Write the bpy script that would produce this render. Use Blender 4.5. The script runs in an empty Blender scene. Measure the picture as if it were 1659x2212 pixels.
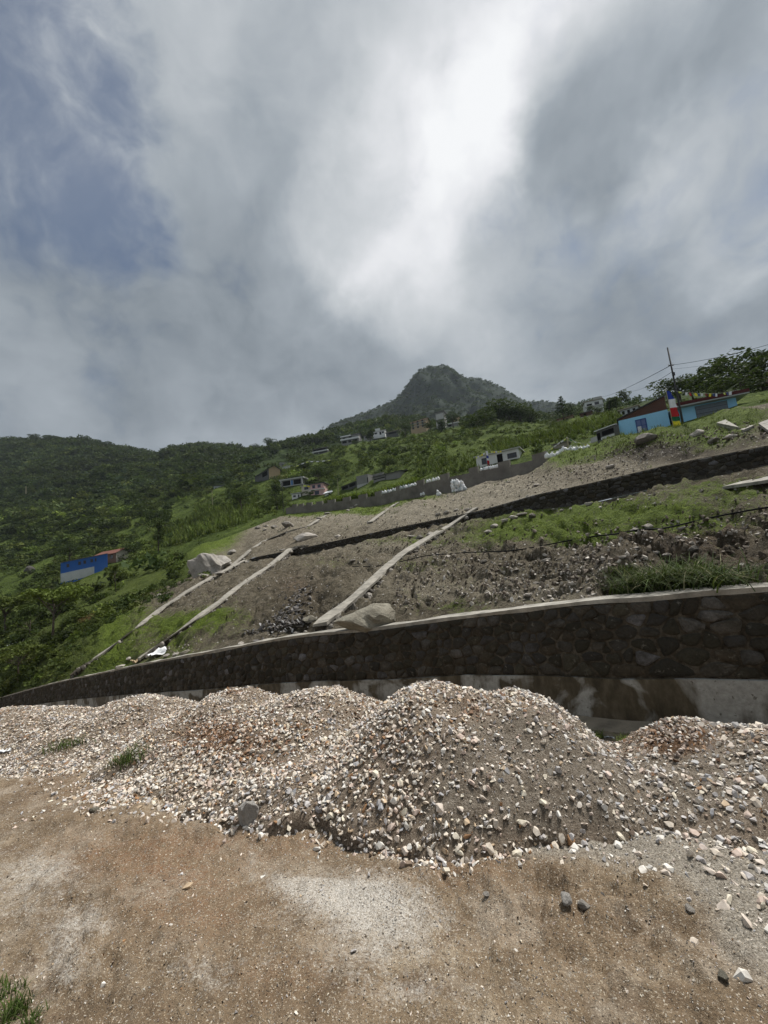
import bpy, bmesh, math, random
import numpy as np
from mathutils import Vector, Matrix
from mathutils.bvhtree import BVHTree

random.seed(7)
RNG = np.random.default_rng(11)
SC = bpy.context.scene
COL = SC.collection
R = math.radians

# ------------------------------------------------------------------ camera
EYE = np.array((0.0, 0.0, 1.6))
F, PPX, PPY = 850.0, 829.5, 1106.0          # focal length and centre in survey units (picture 1659 x 2212)
PITCH, ROLL = R(7.0), R(6.0)
_r0 = np.array((1.0, 0, 0)); _fw = np.array((0, math.cos(PITCH), math.sin(PITCH))); _u0 = np.array((0, -math.sin(PITCH), math.cos(PITCH)))
RIGHT = _r0 * math.cos(ROLL) - _u0 * math.sin(ROLL)
UP = _r0 * math.sin(ROLL) + _u0 * math.cos(ROLL)
FWD = _fw
cam = bpy.data.cameras.new('camera')
cam.sensor_fit = 'HORIZONTAL'; cam.sensor_width = 36.0; cam.lens = 36.0 * F / 1659.0
cam.clip_start = 0.05; cam.clip_end = 6000
camo = bpy.data.objects.new('camera', cam); COL.objects.link(camo)
M = Matrix((RIGHT, UP, -FWD)).transposed().to_4x4(); M.translation = EYE
camo.matrix_world = M
SC.camera = camo

# ------------------------------------------------------------------ light
SUN_AZ, SUN_EL = R(50), R(58)
sun = bpy.data.lights.new('sun', 'SUN'); sun.energy = 1.6; sun.angle = R(15); sun.color = (1.0, 0.97, 0.925)
suno = bpy.data.objects.new('sun', sun); COL.objects.link(suno)
_sd = Vector((math.sin(SUN_AZ) * math.cos(SUN_EL), math.cos(SUN_AZ) * math.cos(SUN_EL), math.sin(SUN_EL)))
suno.rotation_euler = _sd.to_track_quat('Z', 'Y').to_euler()

SC.view_settings.view_transform = 'Standard'; SC.view_settings.look = 'None'
SC.view_settings.exposure = 1.8; SC.view_settings.gamma = 1.0; SC.view_settings.use_curve_mapping = False
SC.cycles.use_denoising = True
SC.cycles.max_bounces = 6; SC.cycles.diffuse_bounces = 3; SC.cycles.volume_bounces = 0
SC.cycles.transparent_max_bounces = 8

# ------------------------------------------------------------------ node helpers
class NT:
    def __init__(s, nt): s.t = nt
    def n(s, typ, **kw):
        nd = s.t.nodes.new(typ)
        for k, v in kw.items(): setattr(nd, k, v)
        return nd
    def put(s, sock, v):
        if isinstance(v, bpy.types.NodeSocket): s.t.links.new(v, sock)
        elif v is not None:
            if hasattr(sock, 'default_value'):
                if sock.type == 'RGBA' and not hasattr(v, '__len__'): v = (v, v, v)
                if sock.type == 'RGBA' and len(v) == 3: v = (*v, 1)
                sock.default_value = v
    def math(s, op, a, b=None, c=None, clamp=False):
        nd = s.n('ShaderNodeMath', operation=op, use_clamp=clamp)
        for i, v in enumerate((a, b, c)): s.put(nd.inputs[i], v)
        return nd.outputs[0]
    def vmath(s, op, a, b=None, scale=None):
        nd = s.n('ShaderNodeVectorMath', operation=op)
        s.put(nd.inputs[0], a); s.put(nd.inputs[1], b)
        if scale is not None: s.put(nd.inputs['Scale'], scale)
        return nd.outputs['Value'] if op in ('DOT_PRODUCT', 'LENGTH', 'DISTANCE') else nd.outputs[0]
    def mix(s, f, a, b, blend='MIX'):
        nd = s.n('ShaderNodeMix', data_type='RGBA', blend_type=blend)
        s.put(nd.inputs[0], f); s.put(nd.inputs[6], a); s.put(nd.inputs[7], b)
        return nd.outputs[2]
    def noise(s, scale, detail=4, rough=.55, vec=None, dist=0.0, out='Fac'):
        nd = s.n('ShaderNodeTexNoise'); s.put(nd.inputs['Vector'], vec)
        nd.inputs['Scale'].default_value = scale; nd.inputs['Detail'].default_value = detail
        nd.inputs['Roughness'].default_value = rough; nd.inputs['Distortion'].default_value = dist
        return nd.outputs[out]
    def voro(s, scale, vec=None, feature='F1', out='Distance', rnd=1.0):
        nd = s.n('ShaderNodeTexVoronoi', feature=feature); s.put(nd.inputs['Vector'], vec)
        nd.inputs['Scale'].default_value = scale; nd.inputs['Randomness'].default_value = rnd
        return nd.outputs[out]
    def mr(s, v, a, b, c=0.0, d=1.0, smooth=False):
        nd = s.n('ShaderNodeMapRange', interpolation_type='SMOOTHSTEP' if smooth else 'LINEAR', clamp=True)
        for i, x in enumerate((v, a, b, c, d)): s.put(nd.inputs[i], x)
        return nd.outputs[0]
    def ramp(s, f, stops):
        nd = s.n('ShaderNodeValToRGB'); s.put(nd.inputs[0], f)
        e = nd.color_ramp.elements
        while len(e) < len(stops): e.new(0.5)
        for el, (p, c) in zip(e, stops): el.position = p; el.color = (*c, 1) if len(c) == 3 else c
        return nd.outputs[0]
    def attr(s, name, out='Fac'): return s.n('ShaderNodeAttribute', attribute_name=name).outputs[out]
    def pos(s): return s.n('ShaderNodeNewGeometry').outputs['Position']
    def ocoord(s): return s.n('ShaderNodeTexCoord').outputs['Object']
    def island(s): return s.n('ShaderNodeNewGeometry').outputs['Random Per Island']
    def scalev(s, v, k):
        nd = s.n('ShaderNodeMapping'); s.put(nd.inputs[0], v); nd.inputs['Scale'].default_value = k
        return nd.outputs[0]

def newmat(name, rough=.9, spec=.25):
    m = bpy.data.materials.new(name); m.use_nodes = True
    t = NT(m.node_tree); b = m.node_tree.nodes['Principled BSDF']
    b.inputs['Roughness'].default_value = rough; b.inputs['Specular IOR Level'].default_value = spec
    return m, t, b

def bump(t, b, h, strength=.5, dist=.02):
    nd = t.n('ShaderNodeBump'); t.put(nd.inputs['Height'], h)
    nd.inputs['Strength'].default_value = strength; nd.inputs['Distance'].default_value = dist
    t.t.links.new(nd.outputs[0], b.inputs['Normal'])

def ray(u, v):
    return RIGHT * ((u - PPX) / F) + UP * ((PPY - v) / F) + FWD
def P(u, v, Y):
    d = ray(u, v); return EYE + d * (Y / d[1])
def proj(p):
    p = np.atleast_2d(p) - EYE
    z = np.maximum(p @ FWD, 1e-3)
    return PPX + F * (p @ RIGHT) / z, PPY - F * (p @ UP) / z

# ------------------------------------------------------------------ sky
def nrm(v): v = np.array(v); return v / np.linalg.norm(v)
W = bpy.data.worlds.new('World'); SC.world = W; W.use_nodes = True
t = NT(W.node_tree); W.node_tree.nodes.clear()
out = t.n('ShaderNodeOutputWorld')
sky = t.n('ShaderNodeTexSky', sky_type='NISHITA', sun_disc=False, sun_elevation=SUN_EL, sun_rotation=SUN_AZ)
bg1 = t.n('ShaderNodeBackground'); t.put(bg1.inputs[0], t.mix(1.0, sky.outputs[0], (.27, .315, .37), 'MULTIPLY')); bg1.inputs[1].default_value = .05
D = t.n('ShaderNodeTexCoord').outputs['Generated']
sep = t.n('ShaderNodeSeparateXYZ'); t.put(sep.inputs[0], D)
zz = t.math('ADD', t.math('MAXIMUM', sep.outputs[2], 0.0), .22)
comb = t.n('ShaderNodeCombineXYZ')
t.put(comb.inputs[0], t.math('DIVIDE', sep.outputs[0], zz)); t.put(comb.inputs[1], t.math('DIVIDE', sep.outputs[1], zz))
plane = comb.outputs[0]
warp = t.noise(1.3, 4, .5, vec=plane, out='Color')
pw = t.vmath('ADD', plane, t.vmath('SCALE', t.vmath('SUBTRACT', warp, (.5, .5, .5)), scale=.7))
Dw = t.vmath('ADD', D, t.vmath('SCALE', t.vmath('SUBTRACT', t.noise(3.0, 4, .55, vec=D, out='Color'), (.5, .5, .5)), scale=.25))
soft = t.noise(2.6, 6, .55, vec=Dw)
mid = t.noise(2.2, 6, .55, vec=t.scalev(pw, (1.0, .7, 1)), dist=.2)
fine = t.noise(6.5, 8, .62, vec=Dw, dist=.25)
wd = t.vmath('ADD', D, t.vmath('SCALE', t.vmath('SUBTRACT', t.noise(1.9, 6, .6, vec=D, out='Color'), (.5, .5, .5)), scale=.42))
wd = t.vmath('NORMALIZE', wd)
def blob(u, v, px):
    d = nrm(ray(u, v)); a = math.atan(px / F)
    return t.mr(t.vmath('DOT_PRODUCT', wd, tuple(d)), math.cos(a), 1.0, 0, 1, True)
BL = [(1270, 160, 420, .07), (1060, 120, 560, .12), (1120, 40, 220, .08), (1130, 220, 160, .12), (1350, 330, 260, .04), (1045, 360, 150, .18), (830, 470, 190, .20), (900, 610, 150, .16), (1390, 30, 220, .17), (480, 250, 350, .07), (960, 180, 210, .10),
      (1640, 430, 170, .34), (1350, 480, 130, .16), (1520, 230, 270, -.22), (1330, 250, 150, -.12), (1450, 600, 300, -.12), (1290, 370, 120, -.10),
      (470, 660, 380, -.10), (640, 300, 330, -.05), (760, 900, 300, -.05), (300, 150, 230, .06), (110, 640, 260, .05), (240, 930, 280, .02), (60, 800, 260, -.08), (1150, 720, 260, .05)]
val = t.math('ADD', .405, t.math('MULTIPLY', t.math('SUBTRACT', soft, .5), .42))
val = t.math('ADD', val, t.math('MULTIPLY', t.math('SUBTRACT', mid, .5), .38))
val = t.math('ADD', val, t.math('MULTIPLY', t.math('SUBTRACT', fine, .5), .30))
for (u, v, px, a) in BL:
    val = t.math('ADD', val, t.math('MULTIPLY', blob(u, v, px), a))
cl = t.ramp(val, [(0.0, (.112, .132, .155)), (.22, (.188, .219, .252)), (.42, (.335, .373, .41)), (.62, (.53, .56, .585)), (.85, (.78, .79, .815)), (1, (.90, .91, .925))])
bg2 = t.n('ShaderNodeBackground'); t.put(bg2.inputs[0], cl); bg2.inputs[1].default_value = .295
hole = t.math('ADD', t.math('MULTIPLY', blob(10, 240, 240), .8), t.math('MULTIPLY', blob(230, 440, 120), .45))
hole = t.math('ADD', hole, t.math('MULTIPLY', blob(110, 60, 200), .35))
hole = t.math('ADD', hole, t.math('ADD', t.math('MULTIPLY', t.math('SUBTRACT', soft, .5), -2.4), t.math('MULTIPLY', t.math('SUBTRACT', fine, .5), -2.2)))
hole = t.mr(hole, .15, 1.3, 0, .72, True)
mx = t.n('ShaderNodeMixShader'); t.put(mx.inputs[0], hole)
t.t.links.new(bg2.outputs[0], mx.inputs[1]); t.t.links.new(bg1.outputs[0], mx.inputs[2]); t.t.links.new(mx.outputs[0], out.inputs[0])

# ------------------------------------------------------------------ numpy noise and meshes
def _h(i, j, s):
    h = (i.astype(np.int64) * 374761393 + j.astype(np.int64) * 668265263 + s * 1274126177) & 0xffffffff
    h = ((h ^ (h >> 13)) * 1274126177) & 0xffffffff
    return ((h ^ (h >> 16)) & 0xffff) / 32767.5 - 1.0
def vnoise(x, y, s=0):
    x = np.asarray(x, float); y = np.asarray(y, float)
    i = np.floor(x); j = np.floor(y); fx = x - i; fy = y - j
    fx = fx * fx * (3 - 2 * fx); fy = fy * fy * (3 - 2 * fy)
    a = _h(i, j, s); b = _h(i + 1, j, s); c = _h(i, j + 1, s); d = _h(i + 1, j + 1, s)
    return (a + (b - a) * fx) * (1 - fy) + (c + (d - c) * fx) * fy
def fbm(x, y, o=4, s=0, g=.5):
    r = 0; a = 1.0; k = 1.0
    for q in range(o):
        r = r + a * vnoise(x * k + q * 17.3, y * k - q * 9.1, s + q); a *= g; k *= 2.03
    return r
def sstep(a, b, x):
    q = np.clip((np.asarray(x, float) - a) / (b - a), 0, 1); return q * q * (3 - 2 * q)

def mesh_np(name, V, Fc, attrs=None, smooth=True):
    """V (n,3); Fc (m,k) one face size."""
    V = np.ascontiguousarray(V, np.float32); Fc = np.ascontiguousarray(Fc, np.int32)
    me = bpy.data.meshes.new(name); n, m, k = len(V), len(Fc), Fc.shape[1]
    me.vertices.add(n); me.vertices.foreach_set('co', V.ravel())
    me.loops.add(m * k); me.loops.foreach_set('vertex_index', Fc.ravel())
    me.polygons.add(m); me.polygons.foreach_set('loop_start', np.arange(0, m * k, k, dtype=np.int32))
    me.polygons.foreach_set('use_smooth', np.full(m, smooth))
    me.update(calc_edges=True)
    for key, a in (attrs or {}).items():
        a = np.asarray(a, np.float32)
        if a.ndim == 1:
            at = me.attributes.new(key, 'FLOAT', 'POINT'); at.data.foreach_set('value', a)
        else:
            at = me.attributes.new(key, 'FLOAT_VECTOR', 'POINT'); at.data.foreach_set('vector', a.ravel())
    return me

def link(name, me, mat=None, parent=None, kind=None, loc=None, rotz=None):
    o = bpy.data.objects.new(name, me); COL.objects.link(o)
    if mat is not None and (not me.materials): me.materials.append(mat)
    if parent is not None: o.parent = parent
    if kind: o['kind'] = kind
    if loc is not None: o.location = loc
    if rotz is not None: o.rotation_euler = (0, 0, rotz)
    return o
def tag(o, label, cat, group=None):
    o['label'] = label; o['category'] = cat
    if group: o['group'] = group
    return o
def empty(name, loc, label=None, cat=None, group=None, rotz=0):
    o = bpy.data.objects.new(name, None); COL.objects.link(o); o.location = loc; o.rotation_euler = (0, 0, rotz)
    o.empty_display_size = .2
    if label: tag(o, label, cat, group)
    return o

def grid_faces(nr, nc):
    i = np.arange(nr - 1)[:, None] * nc + np.arange(nc - 1)[None]
    return np.stack((i, i + 1, i + 1 + nc, i + nc), -1).reshape(-1, 4)

class MB:
    """collects boxes, tubes, polygons; builds one mesh"""
    def __init__(s): s.v = []; s.f = []
    def add(s, vs, fs):
        o = len(s.v); s.v += [tuple(map(float, p)) for p in vs]; s.f += [tuple(i + o for i in f) for f in fs]; return s
    def box(s, x0, x1, y0, y1, z0, z1, bev=0):
        return s.hexa([(x0, y0, z0), (x1, y0, z0), (x1, y1, z0), (x0, y1, z0), (x0, y0, z1), (x1, y0, z1), (x1, y1, z1), (x0, y1, z1)])
    def hexa(s, c):
        return s.add(c, [(0, 3, 2, 1), (4, 5, 6, 7), (0, 1, 5, 4), (1, 2, 6, 5), (2, 3, 7, 6), (3, 0, 4, 7)])
    def tube(s, pts, rad, n=6, cap=True):
        pts = [np.array(p, float) for p in pts]; rad = rad if hasattr(rad, '__len__') else [rad] * len(pts)
        vs = []
        for i, p in enumerate(pts):
            d = pts[min(i + 1, len(pts) - 1)] - pts[max(i - 1, 0)]; d = d / (np.linalg.norm(d) + 1e-9)
            a = np.cross(d, (0.31, .95, .05)) if abs(d[2]) > .8 else np.cross(d, (0, 0, 1)); a /= np.linalg.norm(a) + 1e-9; b = np.cross(d, a)
            for k in range(n):
                q = 2 * math.pi * k / n; vs.append(p + rad[i] * (math.cos(q) * a + math.sin(q) * b))
        fs = [(i * n + k, i * n + (k + 1) % n, (i + 1) * n + (k + 1) % n, (i + 1) * n + k) for i in range(len(pts) - 1) for k in range(n)]
        if cap: fs += [tuple(range(n))[::-1], tuple(range((len(pts) - 1) * n, len(pts) * n))]
        return s.add(vs, fs)
    def mesh(s, name, smooth=False):
        me = bpy.data.meshes.new(name); me.from_pydata(s.v, [], s.f); me.update()
        if smooth: me.polygons.foreach_set('use_smooth', np.full(len(me.polygons), True))
        return me
    def build(s, name, mat, parent=None, smooth=False, **kw):
        return link(name, s.mesh(name, smooth), mat, parent, **kw)

def rotmats(e):
    """(n,3) euler xyz -> (n,3,3)"""
    c, s_ = np.cos(e), np.sin(e); n = len(e); Z = np.zeros(n); O = np.ones(n)
    X = np.stack((O, Z, Z, Z, c[:, 0], -s_[:, 0], Z, s_[:, 0], c[:, 0]), -1).reshape(n, 3, 3)
    Yv = np.stack((c[:, 1], Z, s_[:, 1], Z, O, Z, -s_[:, 1], Z, c[:, 1]), -1).reshape(n, 3, 3)
    Zm = np.stack((c[:, 2], -s_[:, 2], Z, s_[:, 2], c[:, 2], Z, Z, Z, O), -1).reshape(n, 3, 3)
    return Zm @ Yv @ X
def joined(name, protos, pts, eul, scl, idx, tint=None, smooth=False):
    """protos: list of (V, F) with one face size; all copies joined into one mesh with a tint attribute"""
    VV, FF, TT = [], [], []; off = 0; RM = rotmats(eul)
    if np.ndim(scl) == 1: scl = np.repeat(np.asarray(scl)[:, None], 3, 1)
    for k, (v, f) in enumerate(protos):
        w = np.where(idx == k)[0]
        if not len(w): continue
        q = np.einsum('nij,nvj->nvi', RM[w], v[None] * scl[w][:, None, :]) + pts[w][:, None, :]
        VV.append(q.reshape(-1, 3)); n = len(v)
        FF.append((f[None] + (np.arange(len(w)) * n)[:, None, None] + off).reshape(-1, f.shape[1])); off += len(w) * n
        if tint is not None: TT.append(np.repeat(tint[w], n, 0))
    return mesh_np(name, np.concatenate(VV), np.concatenate(FF), {'tint': np.concatenate(TT)} if tint is not None else None, smooth)

def hull_proto(n, seed, flat=(1, 1, 1), up=0):
    rg = np.random.default_rng(seed); p = rg.normal(size=(n, 3)); p /= np.linalg.norm(p, axis=1)[:, None]
    p *= rg.uniform(.75, 1.1, (n, 1)); p *= np.array(flat)
    bm = bmesh.new(); [bm.verts.new(q) for q in p]
    bmesh.ops.convex_hull(bm, input=bm.verts); 
    loose = [v for v in bm.verts if not v.link_faces]; bmesh.ops.delete(bm, geom=loose, context='VERTS')
    bmesh.ops.triangulate(bm, faces=bm.faces); bm.verts.index_update()
    V = np.array([v.co[:] for v in bm.verts]); Fc = np.array([[v.index for v in f.verts] for f in bm.faces]); bm.free()
    return V, Fc
LOWST = [hull_proto(6 + k % 2, 170 + k, ((1, .75, .55), (1, .6, .45), (1, .85, .7), (1.1, .6, .6))[k % 4]) for k in range(4)]
BIGST = [hull_proto(17 + k % 4, 140 + k, ((1, .75, .55), (1, .65, .45), (1, .85, .7), (1.1, .6, .5))[k % 4]) for k in range(8)]
STONES = [hull_proto(9 + k % 4, 40 + k, ((1, .75, .55), (1, .6, .42), (1, .85, .7), (1.1, .6, .6))[k % 4]) for k in range(8)]
def rock_proto(seed, flat=(1, .8, .65), sub=2, amp=.25, cuts=10):
    """angular boulder: a sphere cut by planes and roughened"""
    rg = np.random.default_rng(seed); bm = bmesh.new(); bmesh.ops.create_icosphere(bm, subdivisions=sub, radius=1)
    V = np.array([v.co[:] for v in bm.verts]); Fc = np.array([[v.index for v in f.verts] for f in bm.faces]); bm.free()
    for _ in range(cuts):
        n = rg.normal(size=3); n /= np.linalg.norm(n); d = rg.uniform(.55, .85); e = np.maximum(V @ n - d, 0); V = V - e[:, None] * n
    V = V * (1 + amp * .3 * fbm(V[:, 0] * 2 + V[:, 2], V[:, 1] * 2 - V[:, 2], 3, seed)[:, None])
    return V * np.array(flat), Fc

# ------------------------------------------------------------------ materials of the ground
def grey_noise(t, vec, s1, s2, lo, hi):
    return t.mr(t.math('ADD', t.math('MULTIPLY', t.noise(s1, 5, .6, vec=vec), .6), t.math('MULTIPLY', t.noise(s2, 4, .6, vec=vec), .4)), .3, .7, lo, hi)

def mat_yard():
    m, t, b = newmat('packed_earth', .95, .15)
    p = t.pos()
    n1 = t.noise(.9, 6, .6, vec=p); n2 = t.noise(7, 6, .62, vec=p); n3 = t.noise(60, 4, .7, vec=p); n4 = t.noise(240, 3, .6, vec=p)
    c = t.ramp(t.math('ADD', t.math('MULTIPLY', n1, .55), t.math('MULTIPLY', n2, .45)), [(.34, (.115, .082, .05)), (.44, (.21, .152, .094)), (.53, (.305, .232, .15)), (.64, (.50, .415, .30))])
    c = t.mix(t.mr(t.noise(2.6, 6, .7, vec=p), .50, .66, 0, .75), c, (.54, .46, .36))
    c = t.mix(t.mr(t.noise(3.7, 6, .7, vec=p, dist=.6), .54, .66, 0, .6), c, (.15, .10, .062))
    c = t.mix(t.mr(t.noise(190, 2, .5, vec=p), .35, .65, .5, 0), c, (.10, .075, .052))
    rust = t.math('MULTIPLY', t.attr('rust'), t.mr(t.math('ADD', t.math('MULTIPLY', n2, .5), t.math('MULTIPLY', t.noise(40, 4, .7, vec=p), .5)), .40, .60))
    c = t.mix(rust, c, (.22, .125, .068))
    grit = t.mr(t.math('ADD', t.math('MULTIPLY', t.attr('grit'), 1.0), t.math('MULTIPLY', t.math('SUBTRACT', n2, .5), .9)), .3, .7)
    gc = t.ramp(t.noise(95, 5, .8, vec=p), [(.36, (.11, .094, .074)), (.48, (.25, .222, .18)), (.58, (.38, .345, .29)), (.68, (.55, .51, .44))])
    c = t.mix(grit, c, gc)
    pale = t.mr(t.math('ADD', t.math('ADD', t.attr('pale'), t.math('MULTIPLY', t.math('SUBTRACT', t.noise(11, 6, .7, vec=p), .5), 1.3)), t.math('MULTIPLY', t.math('SUBTRACT', t.noise(55, 4, .7, vec=p), .5), 1.4)),   .18, .85)
    pc = t.ramp(t.noise(120, 4, .8, vec=p), [(.34, (.25, .205, .16)), (.46, (.47, .43, .37)), (.6, (.68, .64, .58))])
    c = t.mix(pale, c, pc)
    # small embedded chips, pale and dark
    k1 = t.noise(70, 3, .5, vec=p); k2 = t.noise(130, 3, .5, vec=p); k3 = t.noise(33, 4, .6, vec=p)
    chip = t.mr(t.math('ADD', k1, t.math('MULTIPLY', t.math('SUBTRACT', n2, .5), .25)), .655, .70)
    c = t.mix(chip, c, t.mix(n3, (.36, .30, .22), (.60, .54, .44)))
    c = t.mix(t.mr(k2, .61, .67, 0, .8), c, (.58, .50, .38))
    c = t.mix(t.mr(t.noise(85, 2, .5, vec=t.vmath('ADD', p, (3.3, 1.1, 0))), .64, .70, 0, .8), c, (.66, .60, .5))
    c = t.mix(t.mr(k3, .60, .72, 0, .6), c, (.075, .053, .037))
    c = t.mix(t.mr(k1, .36, .30), c, (.05, .04, .03))
    c = t.mix(t.mr(n3, .3, .7, .3, 0), c, (.07, .05, .035))
    t.put(b.inputs['Base Color'], c)
    h = t.math('ADD', t.math('MULTIPLY', n3, .5), t.math('ADD', t.math('MULTIPLY', n4, .25), t.math('MULTIPLY', chip, .5)))
    h = t.math('ADD', h, t.math('MULTIPLY', n2, 1.2))
    bump(t, b, h, 1.0, .02)
    return m

def mat_hill(name='loose_soil', light=1.0):
    m, t, b = newmat(name, .95, .15)
    p = t.pos()
    n1 = t.noise(.35, 6, .6, vec=p); n2 = t.noise(2.2, 7, .65, vec=p); n3 = t.noise(11, 6, .7, vec=p); n4 = t.noise(45, 3, .6, vec=p)
    tone = t.math('ADD', t.attr('tone'), t.math('MULTIPLY', t.math('SUBTRACT', n2, .5), .9))
    c = t.ramp(tone, [(.05, (.045, .036, .024)), (.3, (.118, .100, .068)), (.55, (.222, .193, .138)), (.8, (.345, .308, .235)), (1, (.46, .41, .34))])
    c = t.mix(t.math('MULTIPLY', t.attr('red'), t.mr(n2, .35, .6, 0, .55)), c, (.17, .10, .062))
    c = t.mix(t.mr(n3, .55, .72, 0, .55), c, (.36, .32, .27))
    c = t.mix(t.mr(n3, .30, .47, .85, 0), c, (.035, .027, .019))  # noise lows darkened: crevice shade painted into the soil colour
    c = t.mix(t.mr(t.noise(4.5, 6, .7, vec=p), .33, .46, .6, 0), c, (.06, .047, .033))
    vd = t.voro(7, vec=p); vc = t.n('ShaderNodeSeparateColor'); t.put(vc.inputs[0], t.voro(7, vec=p, out='Color'))
    c = t.mix(t.math('MULTIPLY', t.math('LESS_THAN', vd, .25), t.math('GREATER_THAN', vc.outputs[0], .86)), c, (.5, .47, .42))
    g = t.mr(t.math('ADD', t.attr('grass'), t.math('MULTIPLY', t.math('SUBTRACT', t.math('ADD', t.math('MULTIPLY', n2, .5), t.math('MULTIPLY', n3, .5)), .5), 2.2)), .28, .62)
    gc = t.ramp(t.math('ADD', t.math('MULTIPLY', n3, .6), t.math('MULTIPLY', n4, .4)), [(.3, (.03, .045, .008)), (.46, (.085, .125, .018)), (.6, (.15, .195, .03)), (.75, (.20, .21, .06))])
    gc = t.mix(t.mr(t.attr('grass'), .85, 1.2, 0, .8), gc, t.mix(n3, (.03, .042, .012), (.09, .105, .03)))
    c = t.mix(g, c, gc)
    t.put(b.inputs['Base Color'], c)
    bump(t, b, t.math('ADD', t.math('MULTIPLY', n3, 1.0), t.math('ADD', t.math('MULTIPLY', n4, .35), t.math('MULTIPLY', n2, 1.6))), 1.0, .25)
    return m

def mat_forestfloor(name, a, bcol, sc):
    m, t, b = newmat(name, 1.0, .05)
    p = t.pos(); n = t.noise(sc, 7, .68, vec=p); n2 = t.noise(sc * 9, 5, .7, vec=p)
    c = t.ramp(t.math('ADD', t.math('MULTIPLY', n, .5), t.math('MULTIPLY', n2, .5)), [(.34, tuple(x * .45 for x in a)), (.5, a), (.66, bcol)])
    rk = t.mr(t.math('ADD', t.attr('rock'), t.math('MULTIPLY', t.math('SUBTRACT', n2, .5), 1.6)), .55, .8)
    c = t.mix(rk, c, (.19, .175, .16))
    t.put(b.inputs['Base Color'], c)
    bump(t, b, t.math('ADD', n2, n), 1.0, 1.2)
    return m

# ------------------------------------------------------------------ the survey lines: (u, v, distance)
def line(pts):
    a = np.array(sorted(pts), float)
    def f(u):
        u = np.asarray(u, float); return np.interp(u, a[:, 0], a[:, 1]), np.exp(np.interp(u, a[:, 0], np.log(a[:, 2])))
    return f
L0 = [(-400, 1600, 70), (0, 1508, 40), (100, 1480, 30), (160, 1466, 26), (250, 1448, 21.5), (300, 1436, 19), (400, 1418, 16), (500, 1400, 14), (600, 1380, 12.6), (700, 1366, 11.4),
      (850, 1352, 10.4), (1000, 1330, 9.3), (1150, 1313, 8.1), (1300, 1297, 7.1), (1450, 1283, 6.6), (1659, 1270, 6.0), (2060, 1252, 5.2)]
L1 = [(-400, 1430, 110), (0, 1375, 70), (150, 1335, 56), (300, 1290, 50), (420, 1243, 47), (532, 1216, 45.3), (545, 1213, 44.9), (665, 1196, 40), (861, 1153, 33), (1032, 1124, 27), (1097, 1110, 24.5),
      (1152, 1102, 22.5), (1266, 1090, 20), (1436, 1052, 18.5), (1659, 1005, 16), (2060, 925, 11.5)]
L2 = [(-400, 1430, 110), (0, 1375, 70), (150, 1335, 56), (300, 1290, 50), (420, 1243, 47), (532, 1216, 45.3), (545, 1205, 45.2), (665, 1181, 40.5), (861, 1139, 33.4), (1032, 1104, 27.4),
      (1097, 1086, 25), (1152, 1070, 23), (1266, 1046, 20.5), (1436, 1006, 19), (1659, 963, 16.4), (2060, 872, 11.9)]
L3 = [(-400, 1320, 150), (0, 1290, 108), (130, 1264, 97), (270, 1228, 90), (400, 1196, 78), (470, 1168, 76), (549, 1138, 80), (618, 1111, 85), (711, 1104, 80), (812, 1094, 74), (878, 1079, 68),
      (975, 1064, 62), (1040, 1045, 57), (1132, 1025, 52), (1181, 1003, 48), (1192, 990, 46), (1265, 974, 43), (1312, 960, 40), (1345, 948, 38), (1394, 934, 36), (1454, 922, 34), (1509, 908, 32.5),
      (1550, 897, 31), (1600, 883, 29.5), (1659, 871, 28), (2060, 780, 22)]
L4 = [(-400, 1315, 152), (0, 1286, 110), (130, 1260, 99), (270, 1224, 92), (400, 1191, 80), (470, 1164, 78), (549, 1134, 82), (610, 1110, 86), (620, 1099, 86), (711, 1090, 81), (812, 1075, 75),
      (878, 1058, 69), (975, 1034, 63), (1040, 1020, 58), (1132, 1003, 53), (1181, 990, 49), (1192, 986, 48), (1265, 971, 45), (1312, 958, 42), (1345, 947, 40), (1394, 934, 38), (1454, 921, 36), (1509, 907, 34.5),
      (1550, 896, 33), (1600, 882, 31.5), (1659, 870, 30), (2060, 779, 24)]
L5 = [(-400, 1180, 260), (0, 1200, 200), (130, 1200, 170), (270, 1185, 150), (400, 1140, 155), (470, 1112, 160), (550, 1094, 152), (640, 1082, 140), (700, 1079, 135), (760, 1070, 115),
      (815, 1060, 100), (870, 1047, 92), (930, 1031, 82), (1030, 1012, 68), (1130, 988, 64), (1200, 968, 64), (1280, 950, 60), (1340, 937, 54), (1454, 908, 44), (1600, 871, 38), (1659, 860, 36), (2060, 772, 29)]
L6 = [(-400, 1050, 420), (0, 1090, 330), (200, 1085, 300), (400, 1055, 260), (480, 1047, 240), (560, 1035, 215), (620, 1008, 235), (680, 986, 250), (760, 960, 250), (840, 947, 250), (920, 934, 240),
      (1000, 922, 220), (1060, 918, 190), (1180, 915, 170), (1260, 902, 150), (1340, 884, 120), (1454, 870, 90), (1600, 848, 70), (1659, 842, 65), (2060, 760, 52)]
L7 = [(-400, 975, 700), (0, 968, 600), (90, 957, 600), (150, 962, 580), (215, 969, 560), (310, 982, 560), (345, 978, 700), (400, 963, 720), (440, 960, 720), (490, 976, 650), (530, 980, 520), (580, 973, 480),
      (640, 960, 450), (700, 948, 430), (800, 925, 420), (880, 910, 400), (940, 915, 350), (1000, 914, 300), (1080, 908, 280), (1150, 904, 300), (1215, 892, 350), (1260, 877, 330), (1340, 868, 280),
      (1400, 858, 250), (1450, 852, 200), (1500, 843, 150), (1659, 822, 120), (2060, 745, 100)]
def rowpts(u, v, Y):
    d = RIGHT[None] * ((u - PPX) / F)[:, None] + UP[None] * ((PPY - v) / F)[:, None] + FWD[None]
    return EYE + d * (Y / d[:, 1])[:, None]

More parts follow.
